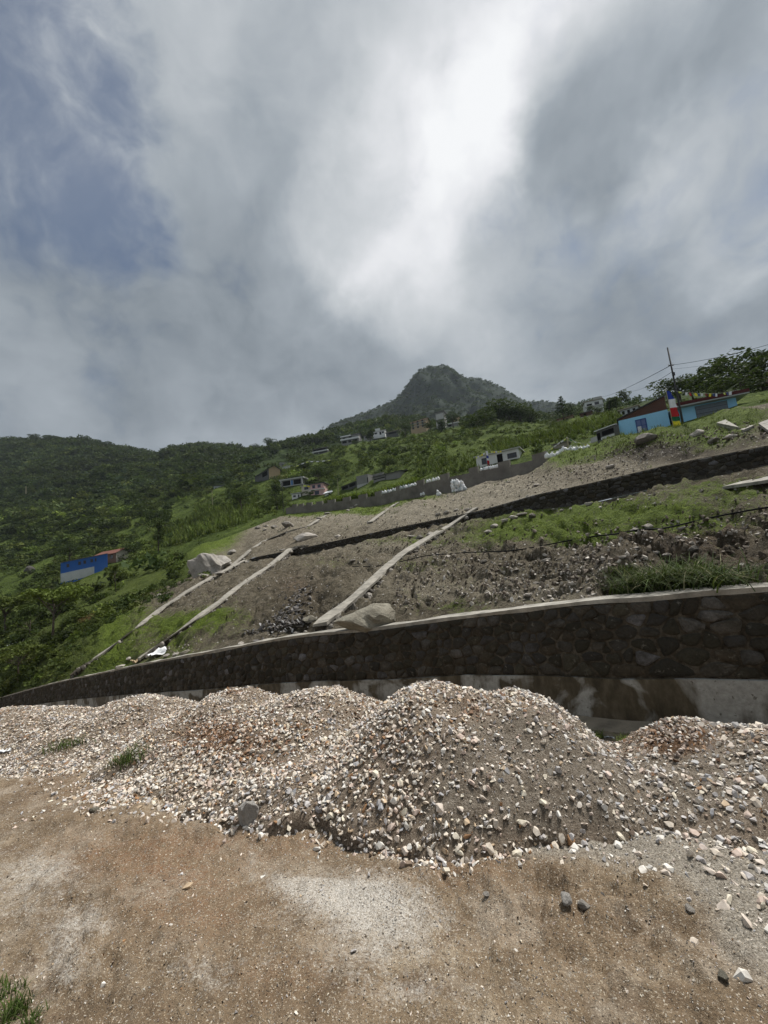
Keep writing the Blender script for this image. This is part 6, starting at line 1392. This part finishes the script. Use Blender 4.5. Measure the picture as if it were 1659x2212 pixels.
def sample(V, n, r0, r1, rg, u0=-380, u1=2040):
    nr, nc = V.shape[:2]; A = V[r0:r1]; d1 = A[1:, :-1] - A[:-1, :-1]; d2 = A[:-1, 1:] - A[:-1, :-1]; ar = np.linalg.norm(np.cross(d1, d2), axis=2)
    w = ar.ravel() / ar.sum(); k = rg.choice(len(w), n, p=w); i, j = np.unravel_index(k, ar.shape); a, b_ = rg.random((2, n))
    p = A[i, j] * ((1 - a) * (1 - b_))[:, None] + A[i + 1, j] * (a * (1 - b_))[:, None] + A[i, j + 1] * ((1 - a) * b_)[:, None] + A[i + 1, j + 1] * (a * b_)[:, None]
    return p, *proj(p)
def clear(p, u, v, hgt=0.0):
    k = np.ones(len(u), bool)
    for (a, b_, c, d, Y) in HB:
        top = v - 1.2 * hgt * F / np.maximum(p[:, 1], 1)
        k &= ~((u > a) & (u < b_) & (v > c) & (top < d - 3) & (p[:, 1] < Y + 4))
    return k
def tints(n, names, pw, var=.3):
    T = np.array([GREENS[k] for k in names])[RNG.choice(len(names), n, p=pw)]; return T * RNG.uniform(1 - var, 1 + var, (n, 1)) * RNG.uniform(.92, 1.08, (n, 3))
def patch(p, T, k=.45, s=.04): return T * np.clip(1 + k * fbm(p[:, 0] * s, p[:, 1] * s, 3, 150), .35, 2)[:, None]
def zrot(n, tilt=.12): return np.stack((RNG.normal(0, tilt, n), RNG.normal(0, tilt, n), RNG.uniform(0, 6.28, n)), 1)
def no_trunk(V): return V - np.array((0, 0, .30))
FOREST = [(no_trunk(crown('broad', 700 + k, 74, .095)[0]), crown('broad', 700 + k, 74, .095)[1]) for k in range(4)]
FOREST2 = [(no_trunk(crown('broad', 720 + k, 34, .14)[0]), crown('broad', 720 + k, 34, .14)[1]) for k in range(3)]
BUSH = [crown('bush', 740 + k, 60, .15)[:2] for k in range(4)]
# wooded hill
p, u, v = sample(WOOD, 8000, 0, 46, RNG)
keep = (u > -300) & (u < 1950); keep &= ~((u > 560) & (v > 930 + np.clip(900 - u, 0, 400) * .14) & (RNG.random(len(u)) < .75) & (u < 1500))
keep &= ~((u > 1180) & (RNG.random(len(u)) < .45))
keep &= clear(p, u, v, 6.0)
p, u = p[keep], u[keep]; n = len(p); h = RNG.uniform(5, 13.5, n) * np.clip(p[:, 1] / 330, .55, 1.25)
wide = RNG.uniform(1.0, 1.6, n); h[u > 900] *= .6
link('forest', joined('forest', FOREST, p, zrot(n), np.stack((h * wide, h * wide, h), 1), RNG.integers(0, 4, n), patch(p, tints(n, ['dark', 'green', 'olive', 'pine'], [.45, .28, .06, .21], .5), .5, .02)), M_LEAF, kind='stuff')
# the mountain's cover
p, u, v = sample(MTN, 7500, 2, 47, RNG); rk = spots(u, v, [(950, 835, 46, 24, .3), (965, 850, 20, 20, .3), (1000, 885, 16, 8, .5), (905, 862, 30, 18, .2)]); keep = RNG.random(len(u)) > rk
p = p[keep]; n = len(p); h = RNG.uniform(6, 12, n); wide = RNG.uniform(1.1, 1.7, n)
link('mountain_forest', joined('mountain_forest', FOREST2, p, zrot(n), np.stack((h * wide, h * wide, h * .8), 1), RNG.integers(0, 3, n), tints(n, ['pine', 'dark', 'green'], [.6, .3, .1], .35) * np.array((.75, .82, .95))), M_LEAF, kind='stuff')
# slope woods behind the blue shed and the terraces
NR5 = 17
p, u, v = sample(FIELD, 9000, 1, 58, RNG)
wood = sstep(440, 300, u) * (1 - np.exp(-((u - 430) / 110) ** 2 - ((v - 1140) / 60) ** 2) * .95)
scat = np.where(u > 300, spots(u, v, [(700, 1000, 120, 30, .55), (820, 1000, 90, 30, .5), (950, 980, 160, 40, .5), (600, 1075, 70, 40, .8), (960, 1010, 80, 20, .5), (1000, 940, 60, 20, .6), (480, 1060, 80, 22, .95), (690, 1030, 60, 25, .8), (1100, 950, 100, 20, .5), (1290, 905, 80, 20, .35), (1450, 880, 160, 25, .5), (900, 1000, 60, 20, .5)], .05), 0)
wood = wood * np.clip(.75 + 1.1 * fbm(p[:, 0] * .045, p[:, 1] * .045, 3, 160), .15, 1); keep = (RNG.random(len(u)) < np.maximum(wood, scat)) & (u > -300) & clear(p, u, v, 3.0)
p, u, v = p[keep], u[keep], v[keep]; n = len(p); far = np.clip(p[:, 1] / 150, .5, 1.6); h = np.exp(RNG.normal(1.15, .42, n)) * far; wide = RNG.uniform(1.0, 1.6, n)
sml = (u > 420); h[sml] *= RNG.uniform(.35, .8, sml.sum())
link('slope_woods', joined('slope_woods', FOREST, p, zrot(n), np.stack((h * wide, h * wide, h * .9), 1), RNG.integers(0, 4, n), patch(p, tints(n, ['dark', 'green', 'olive', 'bright'], [.36, .32, .2, .12], .5), .5, .05)), M_LEAF, kind='stuff')
# bushes on the near slope beyond the outermost strip
pa, ua, va = sample(HILL, 5200, 1, 130, RNG); 
S3 = np.array([(158, 1462), (240, 1403), (300, 1358), (350, 1318), (400, 1285), (450, 1255), (530, 1213)], float)
side_ = np.interp(va, S3[::-1, 1], S3[::-1, 0]) - ua
keep = (side_ > 20) & (ua > -330) & (RNG.random(len(ua)) < np.clip(.35 + side_ / 160, 0, 1))
p1 = pa[keep]
pb_, ub_, vb_ = sample(BV[1].reshape(71, -1, 3), 3800, 0, 70, RNG); keep = (ub_ < 400 - (vb_ - 1200) * .3) & (ub_ > -330); p2 = pb_[keep & clear(pb_, ub_, vb_, 1.2)]
p = np.concatenate((p1, p2)); p = p[RNG.random(len(p)) < np.clip(.74 + 1.0 * fbm(p[:, 0] * .09, p[:, 1] * .09, 3, 161), .1, 1)]; n = len(p); h = np.exp(RNG.normal(-.35, .5, n)) * np.clip(p[:, 1] / 50, .55, 1.5)
link('undergrowth', joined('undergrowth', BUSH, p, zrot(n, .2), np.stack((h * 1.2, h * 1.2, h), 1), RNG.integers(0, 4, n), patch(p, tints(n, ['dark', 'green', 'olive', 'bright'], [.24, .36, .30, .10], .4), .55, .12) * .85), M_LEAF, kind='stuff')
# low shrubs in the fields
p, u, v = sample(FIELD, 6500, 1, 58, RNG); keep = (u > 420) & (u < 2000) & clear(p, u, v, .8); p = p[keep]; n = len(p); h = RNG.uniform(.5, 1.5, n) * np.clip(p[:, 1] / 110, .5, 1.6)
link('field_shrubs', joined('field_shrubs', [crown('bush', 760 + k, 34, .2)[:2] for k in range(3)], p, zrot(n, .2), np.stack((h * 1.3, h * 1.3, h * .8), 1), RNG.integers(0, 3, n), tints(n, ['green', 'olive', 'bright'], [.35, .35, .3], .35)), M_LEAF, kind='stuff')
# maize on the terraces
def blades(seed, n, L_, wd, arch, base=.05, seg=3):
    rg = np.random.default_rng(seed); V, Fc = [], []
    for i in range(n):
        a = rg.uniform(0, 6.28); l = L_ * rg.uniform(.6, 1.1); d = np.array((math.cos(a), math.sin(a), 0)); sd = np.array((-d[1], d[0], 0)); o = np.array((rg.normal(0, base), rg.normal(0, base), 0)); lean = arch * rg.uniform(.3, 1.2); k = len(V)
        for j in range(seg + 1):
            q = j / seg; c = o + d * (l * lean * q ** 1.8) + np.array((0, 0, l * (q - .42 * lean * q ** 2.4))); w = wd * (1 - q ** 1.5) + 1e-4
            V += [c - sd * w, c + sd * w]
        for j in range(seg): Fc += [(k + 2 * j, k + 2 * j + 1, k + 2 * j + 3), (k + 2 * j, k + 2 * j + 3, k + 2 * j + 2)]
    return np.array(V), np.array(Fc)
def maize(n, u0, u1, v0, v1, sl):
    out = []
    for _ in range(n):
        u = random.uniform(u0, u1); p = at(u, random.uniform(v0, v1) + sl * (u - u0))
        if p is not None and (p[2] * .75 + .05 * math.sin(p[0] * .2)) % 1.0 < .42: out.append(p)
    return out
MZ = maize(2900, 330, 560, 1145, 1195, -.32) + maize(1000, 420, 560, 1095, 1130, -.12) + maize(1800, 1060, 1345, 962, 985, -.20) + maize(1000, 1190, 1345, 925, 950, -.20) + maize(600, 900, 1040, 1000, 1030, -.1) + maize(400, 600, 640, 1005, 1035, 0)
MZ = np.array(MZ); n = len(MZ)
link('maize', joined('maize', [blades(800 + k, 6, 1.0, .05, .55, .06, 2) for k in range(3)], MZ, zrot(n, .06), RNG.uniform(1.2, 2.3, n) * np.clip(MZ[:, 1] / 90, .7, 1.5), RNG.integers(0, 3, n), tints(n, ['bright', 'olive', 'green'], [.6, .2, .2], .3)), M_LEAF, kind='stuff')
MZ = []
for _ in range(520):
    u = random.uniform(700, 905); a = line(L4)(np.array([u])); p = P(u, a[0][0] + random.uniform(-1, -14), a[1][0] + random.uniform(1, 9)); g = drop(p[0], p[1]); p[2] = g[0]; MZ.append(p)
MZ = np.array(MZ); n = len(MZ)
link('leafy_crop', joined('leafy_crop', [blades(820 + k, 9, 1.0, .12, .8, .08, 3) for k in range(3)], MZ, zrot(n, .1), RNG.uniform(1.3, 2.2, n), RNG.integers(0, 3, n), tints(n, ['bright', 'green'], [.7, .3], .25) * 1.25), M_LEAF, kind='stuff')
# grass on the slopes
def grass_on(V, nraw, gfun, name, s0, s1, r0, r1, tone=1.0):
    p, u, v = sample(V, nraw, r0, r1, RNG); keep = (RNG.random(len(u)) < gfun(u, v)) & (u > -320) & (u < 2000)
    p = p[keep]; n = len(p); cl_ = np.clip(.5 + .5 * fbm(p[:, 0] * 1.5, p[:, 1] * 1.5, 3, 5) * 1.6, 0, 1); k2 = RNG.random(n) < .4 + cl_; p = p[k2]; n = len(p)
    link(name, joined(name, [blades(840 + k, 7, 1.0, .045, .9, .2, 1 if 'b' not in name else 2) for k in range(4)], p, zrot(n, .15), RNG.uniform(s0, s1, n) * np.clip(p[:, 1] / 14, .6, 2.2), RNG.integers(0, 4, n), tints(n, ['bright', 'olive', 'green'], [.5, .3, .2], .3) * tone), M_LEAF, kind='stuff')
gh = lambda u, v: np.clip(spots(u, v, [(1330, 1108, 320, 30, .85), (1560, 1058, 180, 30, .7), (1130, 1145, 140, 28, .5), (1450, 1130, 200, 20, .3), (1200, 1155, 220, 20, .25), (1290, 1160, 160, 16, .4), (860, 1170, 120, 12, .35), (980, 1320, 110, 16, .45), (440, 1330, 60, 32, .6), (500, 1340, 60, 40, .5), (380, 1350, 50, 24, .4), (720, 1215, 80, 12, .3), (1480, 1165, 90, 10, .3), (1600, 1000, 120, 12, .4), (1010, 1345, 120, 8, .3)], .015) + .8 * sstep(260, 150, u), 0, 1)
grass_on(HILL, 36000, gh, 'grass', .045, .115, 2, 128)
gb = lambda u, v: np.clip(spots(u, v, [(1430, 945, 130, 18, 1.2), (1320, 965, 70, 14, 1.0), (1560, 915, 140, 24, 1.1), (1250, 985, 60, 14, .8), (1550, 960, 130, 18, .35), (840, 1082, 40, 12, .9), (900, 1072, 60, 8, .8), (800, 1100, 30, 16, .7), (700, 1105, 90, 7, .8), (640, 1113, 60, 7, .8)], .02), 0, 1)
grass_on(BV[1].reshape(71, -1, 3), 20000, gb, 'bank_grass', .11, .24, 1, 70, 1.0)
# grass tussocks and tufts that stand alone
M_BLADE = mat_leaf('grass_blades')
def tussock(label, p, L_, n, wd, base, tone, seed, arch=1.0, name='grass_tussock', cat='grass tussock', group=None):
    V, Fc = blades(seed, n, L_, wd, arch, base, 5); pb_t = np.where(RNG.random((n, 1)) < .12, np.array((.24, .22, .13)), np.array(tone) * RNG.uniform(.45, 1.25, (n, 1))); o = link(name, mesh_np(name, V, Fc, {'tint': np.repeat(pb_t, len(V) // n, 0)}, False), M_BLADE); o.location = p
    return tag(o, label, cat, group)
for i, (u, v, L_, n, b_, lb) in enumerate(((1385, 1276, .62, 260, .2, 'drooping dark grass tussock nearest the white rock on top of the retaining wall'), (1440, 1268, .72, 320, .24, 'big drooping grass tussock with pale dry blades in the middle of the clump'),
        (1495, 1262, .78, 380, .26, 'tallest leafy grass tussock leaning over the retaining wall'), (1550, 1262, .6, 240, .22, 'short grass tussock at the dark end of the clump on the wall'), (1345, 1240, .42, 130, .12, 'small dark tuft under the hollow beside the tussocks'))):
    p = at(u, v); tussock(lb, p - np.array((0, 0, .05)), L_, n, .012, b_, ((.04, .06, .018), (.06, .085, .026), (.05, .085, .022), (.04, .06, .018), (.035, .05, .015))[i], 860 + i, 1.5, group='grass tussocks on the wall')
for i, (u, v, L_, n, b_, lb) in enumerate(((128, 1612, .10, 90, .09, 'small flat green tuft at the toe of the far gravel heap'), (155, 1608, .13, 120, .10, 'larger green tuft at the toe of the far gravel heap'), (268, 1646, .14, 110, .07, 'green tuft among gravel, nearest the rust stained heap'), (290, 1636, .15, 120, .08, 'green tuft among gravel, just behind the nearest tuft'), (292, 1613, .09, 50, .05, 'tiny tuft in the gravel above the others'),
        (22, 2195, .075, 170, .035, 'thick green grass tuft at the lower corner of the yard'), (6, 2150, .055, 90, .04, 'smaller grass tuft at the lower corner of the yard'), (70, 2208, .06, 60, .02, 'thin grass sprig at the lower corner of the yard'))):
    p = hat(u, v); g = p[2]
    tussock(lb, (p[0], p[1], g - .01), L_, n, .004 if v < 1700 else .0026, b_, (.07, .105, .028) if v < 1700 else (.06, .095, .02), 880 + i, .8, 'grass_tuft', 'grass tuft', 'grass tufts in the yard')
pts = []
for _ in range(160):
    u = random.uniform(1235, 1375); pp_ = nwp[np.argmin(np.abs(proj(nwp)[0] - u))]; k = random.uniform(.7, 1.3); n0 = nwn[np.argmin(np.abs(proj(nwp)[0] - u))]; q = pp_ + n0 * k; pts.append((q[0], q[1], yz(q[0], q[1])))
pts = np.array(pts); link('gap_grass', joined('gap_grass', [blades(840 + k, 7, 1.0, .035, .9, .16, 2) for k in range(4)], pts, zrot(len(pts)), RNG.uniform(.08, .17, len(pts)), RNG.integers(0, 4, len(pts)), tints(len(pts), ['bright', 'olive'], [.6, .4], .3)), M_BLADE, kind='stuff')

# ------------------------------------------------------------------ the air
m = bpy.data.materials.new('mountain_haze'); m.use_nodes = True; nt = m.node_tree; nt.nodes.clear()
o_ = nt.nodes.new('ShaderNodeOutputMaterial'); pv = nt.nodes.new('ShaderNodeVolumePrincipled'); pv.inputs['Color'].default_value = (.80, .90, 1.0, 1); pv.inputs['Density'].default_value = .00007; pv.inputs['Anisotropy'].default_value = .2
nt.links.new(pv.outputs[0], o_.inputs['Volume'])
lo, hi = np.full(3, 1e9), np.full(3, -1e9); bpy.context.view_layer.update()
for ob in SC.objects:
    if ob.type == 'MESH':
        for c in ob.bound_box:
            w_ = np.array(ob.matrix_world @ Vector(c)); lo = np.minimum(lo, w_); hi = np.maximum(hi, w_)
lo[:2] -= 20; hi[:2] += 20; lo[2] -= 1; hi[2] += 5; print('haze', lo, hi)
MB().box(lo[0], hi[0], min(lo[1], -40), hi[1], lo[2], hi[2]).build('haze', m, None, kind='stuff')
